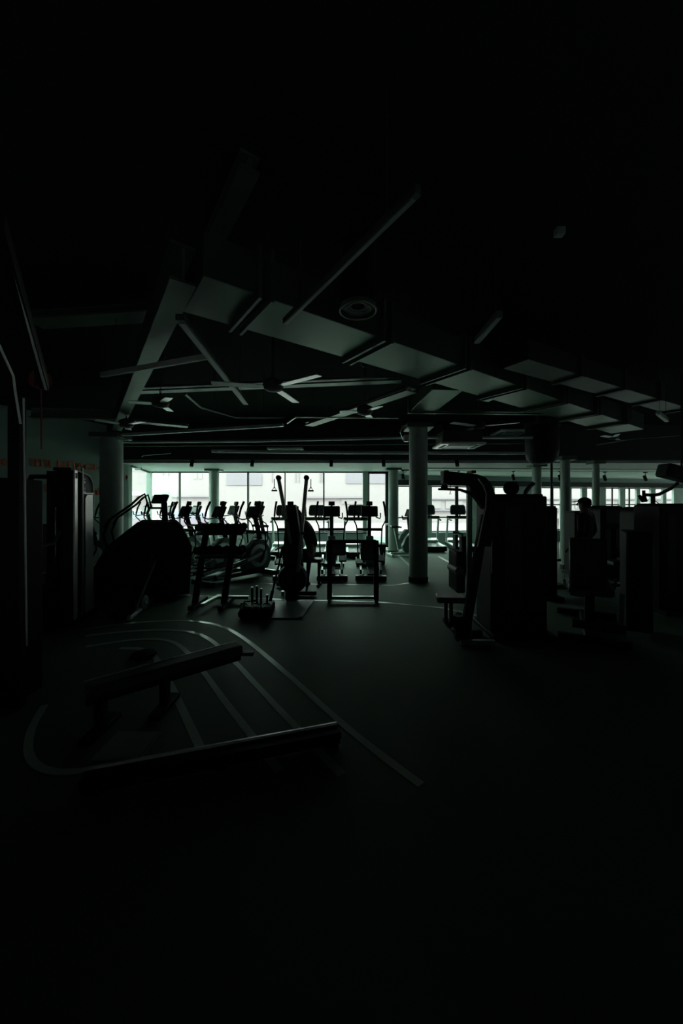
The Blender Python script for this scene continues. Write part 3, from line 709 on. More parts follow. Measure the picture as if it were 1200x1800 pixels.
MB().prism([(p.x, p.y) for p in c0], .0, .018, 'z').build('mat_pad', 'matgrey', t2, .003, True)
MB().beam(c0[1].lerp(c0[2], .02) + Vector((.0, 0, .02)), c0[2] + Vector((0, 0, .02)), .05, .012).build('edge_strip', 'grey', t2, 0, True)

# ================================================================ LOW FRAME (centre right of the cable machine)
y0 = 6.0
t = thing('low_rack', 'low black rack on two uprights with bright base crossbar, below the middle cross trainer', 'rack', (GX(620, y0), y0, 0))
xa, xb = GX(579, y0) - t.location.x, GX(661, y0) - t.location.x
for x in (xa, xb):
    MB().beam((x, 0, .04), (x, .02, 1.0), .08, .07).build('upright', 'black', t, .008)
    MB().beam((x, -.06, .035), (x + .02, .32, .035), .06, .06).build('foot', 'silver' if x == xa else 'black', t, .006)
MB().beam((xa, .02, .07), (xb, .02, .07), .07, .045).build('base_crossbar', 'silver', t, .006)
MB().beam((xa, .02, .98), (xb, .02, .98), .06, .06).build('top_crossbar', 'black', t, .006)
MB().box(((xa + xb) / 2 - .26, .1, .86), (.3, .2, .22)).build('back_pad', 'pad', t, .03)
MB().box(((xa + xb) / 2 + .26, .1, .82), (.26, .22, .3)).build('side_pad', 'pad', t, .03)
for x in (xa, xb): MB().tube([(x, 0, .86), (x, -.12, .88), (x, -.14, .93)], .018, 8).build('bar_hook', 'black', t)

# storage box beyond
t = thing('storage_box', 'black storage bin beyond the low rack under the treadmill left of the door', 'box', (GX(655, 9.6), 9.75, 0))
MB().box((0, 0, .26), (.62, .42, .5), None, 1.08).build('bin', 'black', t, .03); MB().box((0, 0, .53), (.7, .48, .04)).build('lid', 'plastic', t, .01)
MB().box((0, -.24, .44), (.14, .02, .03)).build('latch', 'plastic', t)

# ================================================================ LEFT FOREGROUND: cable crossover station
t = thing('cable_crossover', 'tall black cable crossover station at the left picture edge with overhead arm', 'cable machine', (GX(28, 2.9), 2.9, 0))
def wq(px, py, y): return Q(px, py, y)
MB().beam(wq(30, 690, 2.9) , Vector((GX(30, 2.9), 2.9, .0)), .09, .07).build('upright', 'black', t, .004, True)
MB().cyl(wq(41.5, 700, 2.86), Vector((GX(47, 2.86), 2.86, .5)), .007, 12).build('guide_or_highlight', 'white', t, 0, True)  # white rod added as the highlight down the upright's right edge
MB().beam(wq(78, 676, 2.5), wq(-8, 380, 1.35), .05, .07).build('overhead_arm', 'black', t, .004, True)
MB().cyl(wq(80.5, 683, 2.5), wq(1, 395, 1.36), .0115, 12).build('arm_highlight', 'white', t, 0, True)  # white tube along the arm, a painted highlight on its lit edge
pl = MB().lathe([(.02, -.02), (.065, -.02), (.055, 0), (.065, .02), (.02, .02)], wq(71, 668, 2.5), 24, 'y').build('pulley', 'redcord', t, 0, True)
MB().beam(wq(72, 640, 2.5), wq(72, 680, 2.5), .05, .05).build('pulley_bracket', 'black', t, 0, True)
MB().cyl(wq(72, 680, 2.5), wq(73, 790, 2.5), .005, 8).build('cable', 'redcord', t, 0, True)
MB().tube([wq(-6, 596, 2.0), wq(10, 632, 2.1), wq(23, 660, 2.2), wq(27, 690, 2.25), wq(36, 745, 2.3)], .007, 8).build('curved_guard', 'white', t, 0, True)
MB().beam(wq(-20, 700, 2.9), wq(80, 680, 2.9), .08, .08).build('top_crossmember', 'black', t, .004, True)
MB().box((GX(5, 3.0), 3.05, .9), (.30, .34, 1.8)).build('weight_housing', 'black', t, .01, True)
# long padded beam and long low rail on the floor
a, b = P(150, 1207, .34), P(421, 1133, .34)
t = thing('padded_bench', 'long black padded bench beam lying across the curved lane lines', 'bench', Vector((a.lerp(b, .5).x, a.lerp(b, .5).y, 0)))
MB().beam(a - Vector((0, 0, .03)), b - Vector((0, 0, .03)), .14, .085).build('pad', 'pad', t, .015, True)
bn = Vector(((b - a).y, -(b - a).x, 0)).normalized()
MB().beam(a - bn * .066 + Vector((0, 0, .008)), b - bn * .066 + Vector((0, 0, .008)), .016, .012, (0, .16, .98)).build('pad_highlight', 'blade', t, 0, True)  # bright strip tilted to the windows, highlight of the pad's top edge
MB().beam(a - Vector((0, 0, .10)), b - Vector((0, 0, .10)), .06, .06).build('frame_beam', 'black', t, .004, True)
for k in (.08, .45):
    c = a.lerp(b, k); MB().beam((c.x, c.y, .24), (c.x, c.y, .02), .06, .06).build('leg', 'black', t, 0, True)
    MB().box((c.x, c.y, .02), (.09, .34, .04)).build('foot', 'black', t, .004, True)
c = b + Vector((.06, .03, -.09)); MB().box(c, (.12, .07, .03)).build('end_bracket', 'grey', t, .004, True)
a, b = P(150, 1353, .10), P(592, 1272, .10)
t = thing('low_sled_frame', 'long low black frame with a painted highlight on its top edge, nearest on the floor', 'machine frame', Vector((a.lerp(b, .5).x, a.lerp(b, .5).y, 0)))
dr_ = (b - a).normalized(); nn = Vector((dr_.y, -dr_.x, 0))
MB().beam(a + Vector((0, 0, .004)), b + Vector((0, 0, .004)), .022, .014, (0, .26, .97)).build('edge_highlight', 'blade', t, 0, True)  # tilted metal strip added as the glint on the frame's top edge
MB().beam(a + nn * .05 - Vector((0, 0, .02)), b + nn * .05 - Vector((0, 0, .02)), .10, .04).build('top_plate', 'black', t, 0, True)
MB().beam(a + nn * .05 - Vector((0, 0, .055)), b + nn * .05 - Vector((0, 0, .055)), .05, .07).build('side_plate', 'black', t, 0, True)
for k in (.05, .5, .97):
    c = a.lerp(b, k) + nn * .05; MB().beam((c.x, c.y, .04), (c.x, c.y, .0), .08, .08).build('foot', 'rubber', t, 0, True)
# black balance disc and mat on the lanes
t = thing('balance_disc', 'round dark disc lying on the floor inside the innermost lane line', 'disc', P(252, 1154, 0))
MB().lathe([(.11, 0), (.13, .015), (.11, .04), (.05, .05)], n=28).build('disc_body', 'rubber', t); MB().lathe([(.03, .05), (.03, .058)], n=16).build('valve_cap', 'plastic', t)
t = thing('floor_mat', 'faint square mat on the floor at lower left behind the long low frame', 'mat', P(225, 1312, 0))
MB().box((0, 0, .007), (.30, .28, .014)).build('mat_pad', 'column', t, .003); MB().box((.145, 0, .015), (.01, .27, .002)).build('edge_strip', 'grey', t)

# ================================================================ PALE WEIGHT TOWER + dark neighbour (left)
tp0 = Vector((GX(128.5, 4.75), 4.75, 0)); tdir = Vector((-.22, .975, 0)).normalized()
t = thing('weight_tower', 'tall weight stack tower with pale shroud and curved top, left of the thick left pillar', 'weight machine', tp0, math.atan2(tdir.y, tdir.x))
def X(px):
    k = (px - CX) / F; return (k * tp0.y - tp0.x) / (tdir.x - k * tdir.y)
ztop = 2.03
MB().prism([(X(128.5), .03), (X(133.5), .03), (X(133.5), ztop), (X(128.5), ztop)], -.02, .0, 'y').build('front_edge', 'blade', t, .004)
def arc_top(xa, xb, zt, r, n=6): return [(xb - r + r * math.sin(k * math.pi / 2 / n), zt - r + r * math.cos(k * math.pi / 2 / n)) for k in range(n + 1)]
MB().prism([(X(142), .05), (X(165), .05)] + arc_top(0, X(161.5), ztop - .02, .13)[::-1] + [(X(142), ztop)], .0, .4, 'y').build('shroud', 'black', t, .004)
o = MB().prism([(X(149), .55), (X(163), .55), (X(161.2), ztop - .31), (X(152), ztop - .31), (X(148.5), ztop - .36)], -.012, .0, 'y').build('pale_panel', 'blade', t)
MB().prism([(X(148.5), .05), (X(164), .05), (X(163), .55), (X(149), .55)], -.012, .0, 'y').build('lower_panel', 'blade', t)
MB().tube([(X(129), -.01, ztop), (X(142), -.01, ztop - .01), (X(156), -.01, ztop - .05), (X(160), -.01, ztop - .10), (X(162.5), -.01, ztop - .2), (X(163), -.01, ztop - .5)], .010, 8).build('edge_trim', 'blade', t)
MB().box((X(143), -.01, 1.08), (.03, .02, 2.0)).build('trim_strip', 'grey', t); MB().box((X(152.5), -.012, ztop - .29), (X(162) - X(143), .012, .02)).build('divider', 'white', t)
for k, zz in enumerate((ztop - .10, ztop - .23)):
    lt = MB().box((X(146.5), -.014, zz), (.045, .006, .026)).box((X(146.5), -.014, zz - .042), (.05, .006, .03)).build('label_mark', 'whiteletter', t)
MB().box((X(131), -.024, ztop - .07), (.03, .006, .07)).build('label_mark', 'black', t)
st = MB().box((X(138), .1, .8), (.06, .16, 1.4)).build('weight_stack', 'plastic', t)
MB().prism([(-.03, .02), (X(166), .02), (X(166), .1), (-.03, .1)], -.03, .4, 'y').build('base_frame', 'black', t, .008)
MB().box(((X(142) + X(128)) / 2, .12, ztop + .01), (X(142) - X(128), .2, .04)).build('top_cap', 'black', t)
t = thing('chest_press_machine', 'dark seated press machine with curved shoulder frame, left of the pale weight tower', 'weight machine', (GX(72, 4.9), 4.9, 0))
X2 = lambda px: GX(px, 4.9) - t.location.x
zt = EYE + (HY - 838) / F * 4.9
MB().tube([(X2(50), 0, .05), (X2(50), 0, zt - .1), (X2(56), 0, zt), (X2(85), 0, zt), (X2(96), 0, zt - .15), (X2(100), 0, zt - .45), (X2(100), 0, .05)], .035, 10).build('main_frame', 'black', t)
MB().box((X2(76), .1, 1.0), (.22, .1, .65)).build('back_pad', 'pad', t, .03); MB().box((X2(76), -.12, .52), (.34, .36, .09)).build('seat_pad', 'pad', t, .03)
MB().box((X2(76), .0, .05), (.5, .9, .07)).build('base_frame', 'black', t, .01); MB().beam((X2(76), 0, .06), (X2(76), -.05, .5), .08, .08).build('seat_post', 'black', t)
MB().box((X2(109), .35, .72), (.16, .3, 1.4)).build('weight_housing', 'black', t, .02); MB().cyl((X2(101), -.03, .9), (X2(101), -.03, 1.55), .008).build('guide_or_highlight', 'chrome', t)
for sx in (-1, 1): MB().tube([(X2(76) + sx * .2, .05, 1.25), (X2(76) + sx * .3, -.2, 1.1), (X2(76) + sx * .22, -.45, 1.05)], .02).build('press_arm', 'grey', t)
MB().beam((X2(86), -.5, .62), (X2(108), -.9, .12), .07, .07).build('front_strut', 'plastic', t, .008)

# ================================================================ RIGHT: PULLDOWN MACHINE
py_ = 4.3
t = thing('lat_pulldown_machine', 'large black pulldown machine with thick curved overhead arm and lone seat', 'weight machine', (GX(825, py_), py_, 0))
X3 = lambda px: GX(px, py_) - t.location.x
Z3 = lambda py: EYE + (HY - py) / F * py_
out = [(X3(777), Z3(829)), (X3(785), Z3(829)), (X3(835), Z3(834)), (X3(850), Z3(839)), (X3(860), Z3(850)), (X3(867), Z3(868)), (X3(868), Z3(900)), (X3(860), Z3(960)), (X3(845), Z3(960)), (X3(849), Z3(895)), (X3(838), Z3(880)), (X3(825), Z3(862)), (X3(822), Z3(853)), (X3(790), Z3(853)), (X3(777), Z3(850))]
ar = MB().prism(out, -.06, .08, 'y').build('overhead_arm', 'black', t, .012)
for px in (781, 828):
    MB().box((X3(px), 0, Z3(830)), (.05, .17, .03)).build('arm_collar', 'black', ar)
MB().tube([(X3(836), -.07, Z3(842)), (X3(845), -.07, Z3(854)), (X3(850), -.07, Z3(868)), (X3(849), -.07, Z3(892)), (X3(842), -.07, Z3(925)), (X3(835), -.07, Z3(960))], .008, 8).build('arm_edge_glint', 'white', t)  # white tube painted in as window light grazing the arm's edge
MB().beam((X3(829.5), .1, .0), (X3(829.5), .1, Z3(850)), .055, .06).build('upright', 'steel', t, .006)
MB().beam((X3(812), -.05, .03), (X3(852), 0, Z3(905)), .10, .08).build('inclined_upright', 'black', t, .01)
MB().beam((X3(803), -.12, .03), (X3(862), -.12, .03), .05, .055).build('base_foot', 'silver', t, .006)
MB().beam((X3(812), -.1, .03), (X3(812), .7, .03), .07, .06).build('base_rail', 'black', t, .006)
MB().beam((X3(812), .2, .03), (X3(858), .2, .03), .07, .06).build('cross_rail', 'black', t, .006)
# pulley, hanging grip bar
MB().cyl((X3(781), -.03, Z3(856)), (X3(781), .05, Z3(856)), .03, 16).build('pulley', 'rubber', t)
MB().tube([(X3(770), 0, Z3(860)), (X3(785), 0, Z3(859.5)), (X3(808), 0, Z3(861)), (X3(830), 0, Z3(868))], [.012, .018, .015, .022], 8).build('lat_bar', 'plastic', t)
g = MB().cyl((X3(791), 0, Z3(853)), (X3(791), 0, Z3(866)), .004, 6).tube([(X3(791), 0, Z3(865)), (X3(789.4), 0, Z3(869)), (X3(792.6), 0, Z3(869)), (X3(791), 0, Z3(865))], .003, 6).build('cable_clip', 'black', t)
# seat
sy = 1.15 * F / (1050 - HY); sy = 4.35
sc = Q(788, 1052, sy)
MB().prism([(-.16, -.1), (.16, -.15), (.19, .1), (-.12, .15)], -.03, .035, 'z').build('seat_pad', 'pad', t, .02)
sp = COL.objects[-1]; sp.location = sc - t.location
MB().beam(sc - Vector((.03, 0, .02)), Vector((sc.x - .03, sc.y, sc.z - .30)), .03, .05).beam(sc - Vector((-.03, 0, .02)), Vector((sc.x + .03, sc.y, sc.z - .30)), .03, .05).build('seat_post', 'black', t, 0, True)
MB().beam(Vector((sc.x - .02, sc.y, sc.z - .32)), Vector((GX(815, py_), py_ + .1, .28)), .07, .07).build('seat_arm', 'black', t, .006, True)
MB().beam((X3(806), -.02, .02), (X3(806), -.02, .3), .10, .1).build('foot_block', 'black', t, .01)
MB().box((X3(808), .12, Z3(1005)), (.10, .35, .48)).build('side_shroud', 'black', t, .02)
# thigh roll
MB().cyl((X3(800), -.16, Z3(1000)), (X3(800), .16, Z3(1000)), .05, 16).build('thigh_roll', 'pad', t)

# black weight cabinets to its right
def cabinet(pa, pb, ptop, y, d_, label, name='weight_cabinet', edge=None):
    xa, xb = GX(pa, y), GX(pb, y); zt = EYE + (HY - ptop) / F * y
    t = thing(name, label, 'weight machine', ((xa + xb) / 2, y, 0)); w = xb - xa
    MB().box((0, d_ / 2, zt / 2 + .02), (w, d_, zt - .04)).build('shroud', 'black', t, .02)
    MB().box((0, d_ / 2, zt), (w * .9, d_ * .9, .05)).build('top_cap', 'black', t, .015)
    MB().box((-w * .12, -.004, zt * .55), (w * .3, .012, zt * .75)).build('front_panel', 'plastic', t, .003)
    MB().box((0, d_ / 2 - .05, .03), (w + .06, d_ + .2, .06)).build('base_frame', 'black', t, .01)
    if edge: MB().cyl((edge * w / 2, -.01, zt * .45), (edge * w / 2, -.01, zt * .88), .007, 8).build('edge_rod', 'white', t)
    return t
c1 = cabinet(863, 962, 872, 4.45, .5, 'widest black weight cabinet, right of the curved pulldown arm', edge=-1)
c2 = cabinet(955, 980, 892, 6.2, .4, 'narrow black weight cabinet in front of the thin vertical pipe', edge=1)
t = c1; pc = Q(898, 872, 4.7) - c1.location
MB().lathe([(.03, -.04), (.085, -.04), (.075, 0), (.085, .04), (.03, .04)], pc + Vector((0, 0, .10)), 24, 'y').build('pulley_wheel', 'rubber', t); MB().box(pc, (.12, .12, .05)).build('bracket', 'black', t, .005)
MB().tube([Q(921, 876, 4.8), Q(924, 864, 4.8), Q(931, 855, 4.8), Q(938, 849, 4.8)], .027, 10).build('perforated_arm', 'grey', t, 0, True)
for k in range(3): MB().cyl(Q(926 + 4 * k, 859 - 3.4 * k, 4.775), Q(926 + 4 * k, 859 - 3.4 * k, 4.755), .007, 8).build('adjustment_hole', 'black', t, 0, True)
cabinet(1010, 1047, 900, 8.2, .4, 'low dark weight stack right behind the standing person')
def stack_machine(pa, pb, ptop, y, label):
    xa, xb = GX(pa, y), GX(pb, y); zt = EYE + (HY - ptop) / F * y
    t = thing('weight_stack_machine', label, 'weight machine', ((xa + xb) / 2, y, 0)); w = xb - xa
    r = .12; o_ = [(-w / 2, .04), (w / 2, .04)] + [(w / 2 - r + r * math.cos(a), zt - r + r * math.sin(a)) for a in (0, .5, 1.0, 1.57)] + [(-w / 2 + r - r * math.sin(a), zt - r + r * math.cos(a)) for a in (0, .5, 1.0, 1.57)]
    MB().prism(o_, 0, .42, 'y').build('shroud', 'black', t, .015)
    for sx in (-1, 1): MB().box((sx * w * .22, -.012, zt * .45), (w * .22, .02, zt * .5)).build('front_panel', 'panel', t, .004)
    MB().box((0, -.012, zt * .86), (w * .6, .02, zt * .18)).build('upper_panel', 'panel', t, .004)
    pl = MB()
    for k in range(9): pl.box((w * .22, -.03, .25 + k * .05), (w * .17, .02, .035))
    pl.build('weight_plates', 'plastic', t)
    MB().box((0, -.2, .04), (w, .9, .07)).build('base_frame', 'black', t, .01)
    MB().box((0, -.5, .5), (.34, .36, .08)).build('seat_pad', 'pad', t, .03); MB().beam((0, -.5, .05), (0, -.5, .48), .08, .08).build('seat_post', 'black', t)
    return t
stack_machine(1055, 1098, 889, 7.6, 'rounded weight machine with grey panels behind the right of the standing person')
pm = stack_machine(1119, 1165, 891, 6.6, 'rounded weight machine with grey panels beneath the raised press arm at right')
cabinet(1160, 1212, 888, 5.4, .5, 'dark weight cabinet cut by the right picture edge')
t = pm
MB().tube([Q(1190, 850, 6.0), Q(1178, 859, 6.2), Q(1158, 869, 6.4), Q(1147, 870.5, 6.5), Q(1131, 869.5, 6.5)], .028, 10).build('arm_tube', 'black', t, 0, True)
MB().cyl(Q(1131, 862, 6.5), Q(1131, 873, 6.5), .025, 12).build('end_cap', 'rubber', t, 0, True)
for dx in (0, 8): MB().beam(Q(1123 + dx, 871, 6.5), Q(1130 + dx * .6, 882, 6.5), .04, .04).build('hand_grip', 'rubber', t, 0, True)
MB().beam(Q(1147, 871, 6.5), Q(1147, 893, 6.6), .06, .08).build('post', 'black', t, 0, True)
MB().tube([Q(1150, 880, 6.55), Q(1162, 888, 6.6)], .008, 6).build('stay', 'black', t, 0, True)
# rower/incline strut in the right gap
t = thing('leg_extension_machine', 'black seated leg machine in the dark in front of the standing person', 'weight machine', (GX(1035, 4.7), 4.7, 0), R(-30))
MB().box((0, 0, .05), (.16, 1.3, .08)).box((0, -.6, .05), (.7, .09, .08)).box((0, .6, .05), (.7, .09, .08)).build('base_frame', 'black', t, .01)
MB().box((0, -.1, .56), (.46, .5, .1), rx(R(4))).build('seat_pad', 'pad', t, .03); MB().box((0, .22, .86), (.42, .09, .56), rx(R(-12))).build('back_pad', 'pad', t, .03)
MB().beam((0, -.05, .08), (0, -.05, .52), .1, .1).build('seat_post', 'black', t)
MB().box((.5, .2, .66), (.26, .5, 1.2)).build('weight_housing', 'black', t, .02)
MB().beam((.30, -.32, .55), (.26, -.52, .2), .05, .05).build('swing_arm', 'grey', t, .005); MB().cyl((-.2, -.54, .2), (.3, -.54, .2), .05, 16).build('shin_roll', 'pad', t)
for sx in (-1, 1): MB().tube([(sx * .26, .1, .5), (sx * .28, -.05, .66), (sx * .28, -.2, .66)], .016).build('side_handle', 'chrome', t)
t = thing('incline_bench', 'dark inclined bench silhouetted in the gap left of the rightmost weight machine', 'bench', (GX(1106, 6.9), 6.9, 0))
MB().beam((-.05, 0, .62), (.16, 0, 1.3), .3, .07, (1, 0, 0)).build('back_pad', 'pad', t, .02); MB().box((-.22, 0, .5), (.36, .3, .08)).build('seat_pad', 'pad', t, .02)
MB().beam((-.4, 0, .08), (.3, 0, .08), .08, .06).beam((-.1, 0, .08), (-.1, 0, .48), .07, .07).beam((.1, 0, .9), (.28, 0, .08), .05, .05).build('frame', 'black', t, .006)
t = thing('spotting_stand', 'grey machine frame seen in the narrow gap beside the thin vertical pipe', 'machine frame', (GX(981, 7.0), 7.2, 0))
MB().beam((-.03, 0, .03), (-.03, 0, 1.2), .06, .06).beam((-.03, 0, .5), (.16, 0, .5), .05, .05).build('post', 'plastic', t, .005); MB().box((0, 0, .03), (.3, .4, .05)).build('base_plate', 'black', t, .005)
# trolley under overhead arm (near treadmill): small machine with pale top edge
t = thing('preacher_stand', 'small dark machine with pale top edge left of the pulldown upright', 'weight machine', (GX(812, 8.6), 8.6, 0))
MB().beam((-.14, 0, .05), (-.16, 0, .88), .07, .2).beam((.06, 0, .05), (.02, 0, .84), .12, .25).build('frame', 'black', t, .01)
MB().tube([(-.22, 0, .93), (-.1, 0, .92), (0, 0, .88), (.06, 0, .7)], .03, 10).build('top_roll', 'silver', t); MB().box((0, 0, .03), (.5, .4, .05)).build('base_plate', 'black', t, .005)
MB().cyl((-.18, -.22, .1), (-.18, -.16, .1), .1, 18).build('wheel', 'rubber', t)

# ================================================================ PEOPLE
def skinned(name, verts, edges, radii, m, parent=None, sub=2, root=0):
    me = bpy.data.meshes.new(name); me.from_pydata([tuple(v) for v in verts], edges, [])
    o = bpy.data.objects.new(name, me); COL.objects.link(o)
    if parent: o.parent = parent
    sk = o.modifiers.new('skin', 'SKIN')
    lay = me.skin_vertices[0] if me.skin_vertices else None
    if lay is None:
        bpy.context.view_layer.objects.active = o; lay = me.skin_vertices[0]
    for i, r in enumerate(radii):
        lay.data[i].radius = r if isinstance(r, tuple) else (r, r)
        lay.data[i].use_root = (i == root)
    sk.use_smooth_shade = True
    s_ = o.modifiers.new('sub', 'SUBSURF'); s_.levels = sub; s_.render_levels = sub
    me.materials.append(M[m]); return o
def person(loc, rz, J, label, cap=True):
    """J: joint dictionary in the person's own frame (facing +Y)"""
    t = thing('person', label, 'person', loc, rz)
    V, E, RR = [], [], []
    def add(p, r, par=None):
        V.append(Vector(p)); RR.append(r)
        if par is not None: E.append((par, len(V) - 1))
        return len(V) - 1
    pel = add(J['pelvis'], (.135, .10)); wa = add(J['waist'], (.125, .09), pel); ch = add(J['chest'], (.155, .10), wa)
    up = add(J['upchest'], (.12, .085), ch); nk = add(J['neck'], (.052, .055), up); hb = add(J['jaw'], (.062, .075), nk)
    hd = add(J['head'], (.078, .095), hb); tp = add(J['crown'], (.052, .065), hd)
    fwd = (Vector(J['face']) - Vector(J['head'])).normalized()
    for s_ in ('L', 'R'):
        sh = add(J['sh' + s_], .062, up); el = add(J['el' + s_], .043, sh); fa = add(Vector(J['el' + s_]).lerp(Vector(J['wr' + s_]), .3), .04, el)
        wr = add(J['wr' + s_], .026, fa); d = (Vector(J['ha' + s_]) - Vector(J['wr' + s_])).normalized()
        pm = add(Vector(J['wr' + s_]) + d * .055, (.038, .02), wr); pe = add(Vector(J['wr' + s_]) + d * .085, (.04, .016), pm)
        side = Vector((0, 0, 1)).cross(d); side = side.normalized() if side.length > .1 else Vector((0, 1, 0))
        cl = side.cross(d).normalized()
        for k, (L_, o_) in enumerate(((.065, -.03), (.075, -.01), (.07, .01), (.055, .03))):
            b = add(V[pe] + side * o_ + d * .01, .009, pe); b2 = add(V[b] + d * L_ * .55 + cl * .008, .0085, b); add(V[b2] + d * L_ * .4 + cl * .025, .007, b2)
        tb = add(Vector(J['wr' + s_]) + d * .035 + side * -.03, .011, wr); tb2 = add(V[tb] + d * .03 - side * .02, .01, tb); add(V[tb2] + d * .03 + cl * .01, .008, tb2)
        hp = add(J['hip' + s_], .085, pel); kn = add(J['kn' + s_], .055, hp); cf = add(Vector(J['kn' + s_]).lerp(Vector(J['an' + s_]), .3), .053, kn)
        an = add(J['an' + s_], .034, cf); add(J['toe' + s_], .03, an)
    skinned('body', V, E, RR, 'skin', t)
    h = Vector(J['head']); upv = (Vector(J['crown']) - Vector(J['jaw'])).normalized(); sd = fwd.cross(upv)
    hair = MB().ball(h + upv * .02 - fwd * .022, (.083, .098, .098)).build('hair', 'hair', t)
    MB().tube([h + fwd * .085 + upv * .03, h + fwd * .11 - upv * .005, h + fwd * .09 - upv * .02], [.008, .013, .01], 8).build('nose', 'skin', t)
    for s_ in (-1, 1):
        MB().ball(h + sd * s_ * .078 - fwd * .005, (.014, .02, .032)).build('ear', 'skin', t)
        MB().ball(h + sd * s_ * .033 + fwd * .083 + upv * .018, (.012, .012, .009)).build('eye', 'black', t)
    MB().tube([h + fwd * .088 - upv * .05 - sd * .025, h + fwd * .096 - upv * .052, h + fwd * .088 - upv * .05 + sd * .025], .006, 6).build('mouth', 'redcord', t)
    if cap:
        c = MB().ball(h + upv * .045 - fwd * .01, (.088, .106, .078)).build('cap', 'black', t)
        MB().beam(h + upv * .055 + fwd * .07, h + upv * .04 + fwd * .175, .15, .012, upv).build('brim', 'black', c, .004)
    # clothes
    sv = [J['waist2'], J['waist'], J['chest'], J['upchest'], Vector(J['upchest']) + (Vector(J['neck']) - Vector(J['upchest'])) * .5]
    se = [(0, 1), (1, 2), (2, 3), (3, 4)]; sr = [(.155, .12), (.145, .11), (.175, .12), (.145, .105), (.075, .07)]
    for s_ in ('L', 'R'):
        k = len(sv); sv += [J['sh' + s_], J['el' + s_], Vector(J['el' + s_]).lerp(Vector(J['wr' + s_]), .85)]; se += [(3, k), (k, k + 1), (k + 1, k + 2)]; sr += [.082, .058, .042]
    skinned('shirt', [Vector(p) for p in sv], se, sr, 'shirt', t)
    tv = [J['waist2'], J['pelvis']]; te = [(0, 1)]; tr = [(.15, .115), (.155, .12)]
    for s_ in ('L', 'R'):
        k = len(tv); tv += [J['hip' + s_], J['kn' + s_], Vector(J['kn' + s_]).lerp(Vector(J['an' + s_]), .85)]; te += [(1, k), (k, k + 1), (k + 1, k + 2)]; tr += [.10, .074, .058]
    skinned('trousers', [Vector(p) for p in tv], te, tr, 'shorts', t, root=1)
    for s_ in ('L', 'R'):
        a, b = Vector(J['an' + s_]), Vector(J['toe' + s_]); d = (b - a); d.z = 0; d.normalize()
        g = a.z - .075
        MB().tube([Vector((a.x, a.y, g + .045)) - d * .06, Vector((a.x, a.y, g + .05)) + d * .03, Vector((a.x, a.y, g + .04)) + d * .12, Vector((a.x, a.y, g + .032)) + d * .19], [.04, .048, .042, .028], 12).build('shoe', 'shoe', t)
    return t
ST = dict(pelvis=(0, 0, .92), waist2=(0, 0, .97), waist=(0, .01, 1.08), chest=(0, .01, 1.25), upchest=(0, 0, 1.38), neck=(0, .01, 1.46), jaw=(0, .03, 1.52), head=(0, .03, 1.585), crown=(0, .02, 1.65), face=(0, .2, 1.585),
          shL=(-.17, 0, 1.38), elL=(-.27, -.03, 1.11), wrL=(-.30, .10, .88), haL=(-.29, .20, .80), shR=(.17, 0, 1.38), elR=(.27, -.04, 1.11), wrR=(.27, .12, .90), haR=(.25, .24, .84),
          hipL=(-.09, 0, .86), knL=(-.11, .02, .48), anL=(-.13, -.01, .085), toeL=(-.15, .12, .045), hipR=(.09, 0, .86), knR=(.12, .05, .48), anR=(.14, .03, .085), toeR=(.17, .16, .045))
person((GX(1029, 6.35), 6.35, 0), R(38), ST, 'person standing in dark clothes and cap, facing left beside the thinnest pillar')
SI = dict(pelvis=(0, 0, .58), waist2=(0, .0, .64), waist=(0, .01, .76), chest=(0, .06, .92), upchest=(0, .14, 1.04), neck=(0, .20, 1.11), jaw=(0, .26, 1.14), head=(0, .29, 1.19), crown=(0, .30, 1.26), face=(0, .44, 1.14),
          shL=(-.17, .15, 1.02), elL=(-.21, .28, .78), wrL=(-.15, .46, .66), haL=(-.12, .58, .64), shR=(.17, .15, 1.02), elR=(.21, .28, .78), wrR=(.15, .46, .66), haR=(.12, .58, .64),
          hipL=(-.1, .02, .54), knL=(-.14, .42, .52), anL=(-.14, .38, .085), toeL=(-.15, .51, .045), hipR=(.1, .02, .54), knR=(.14, .42, .52), anR=(.14, .40, .085), toeR=(.15, .53, .045))
sx_, sy_ = GX(548, 7.2), 7.2
person((sx_, sy_, 0), R(84), SI, 'person in dark clothes sitting bent forward behind the right raised cable arm', cap=False).scale = (1.14, 1.14, 1.14)
t = thing('flat_bench', 'small black bench under the person sitting bent forward', 'bench', (sx_, sy_, 0), R(84))
MB().box((0, -.02, .50), (.3, .36, .07)).build('seat_pad', 'pad', t, .02)
for y in (-.14, .08): MB().beam((0, y, .47), (0, y, .03), .05, .05).build('leg', 'black', t); MB().box((0, y, .02), (.28, .05, .04)).build('foot', 'black', t)

# ================================================================ OUTSIDE
GZ = -.15
g = MB().box((0, 45, GZ - .1), (140, 62, .2)); o = g.build('ground_street', 'street'); o['kind'] = 'structure'
FY = 34.0
def fbox(pa, pb, ya, yb, y, dpt): # pixel rectangle at depth y
    a, b = Q(pa, ya, y), Q(pb, yb, y)
    return MB().box(((a.x + b.x) / 2, y + dpt / 2, (a.z + b.z) / 2), (abs(b.x - a.x), dpt, abs(a.z - b.z)))
b1 = thing('white_building', 'long white building across the street behind the left windows', 'building', (0, FY, GZ))
MB().box((-12, FY + 4, 3.6), (37, 8, 7.5)).build('wall', 'facade', b1, 0, True)
for px in (283, 293, 343, 352):
    fbox(px - 3, px + 3, 830, 842, FY - .05, .1).build('window', 'facadewin', b1, 0, True)
fbox(225, 285, 864, 871, FY - 1.2, 1.3).build('canopy', 'column', b1, 0, True)
fbox(300, 372, 872, 874, FY - .3, .3).build('ledge', 'facade2', b1, 0, True)
fbox(398, 460, 832, 853, FY - .08, .1).build('shutter', 'facade2', b1, 0, True)
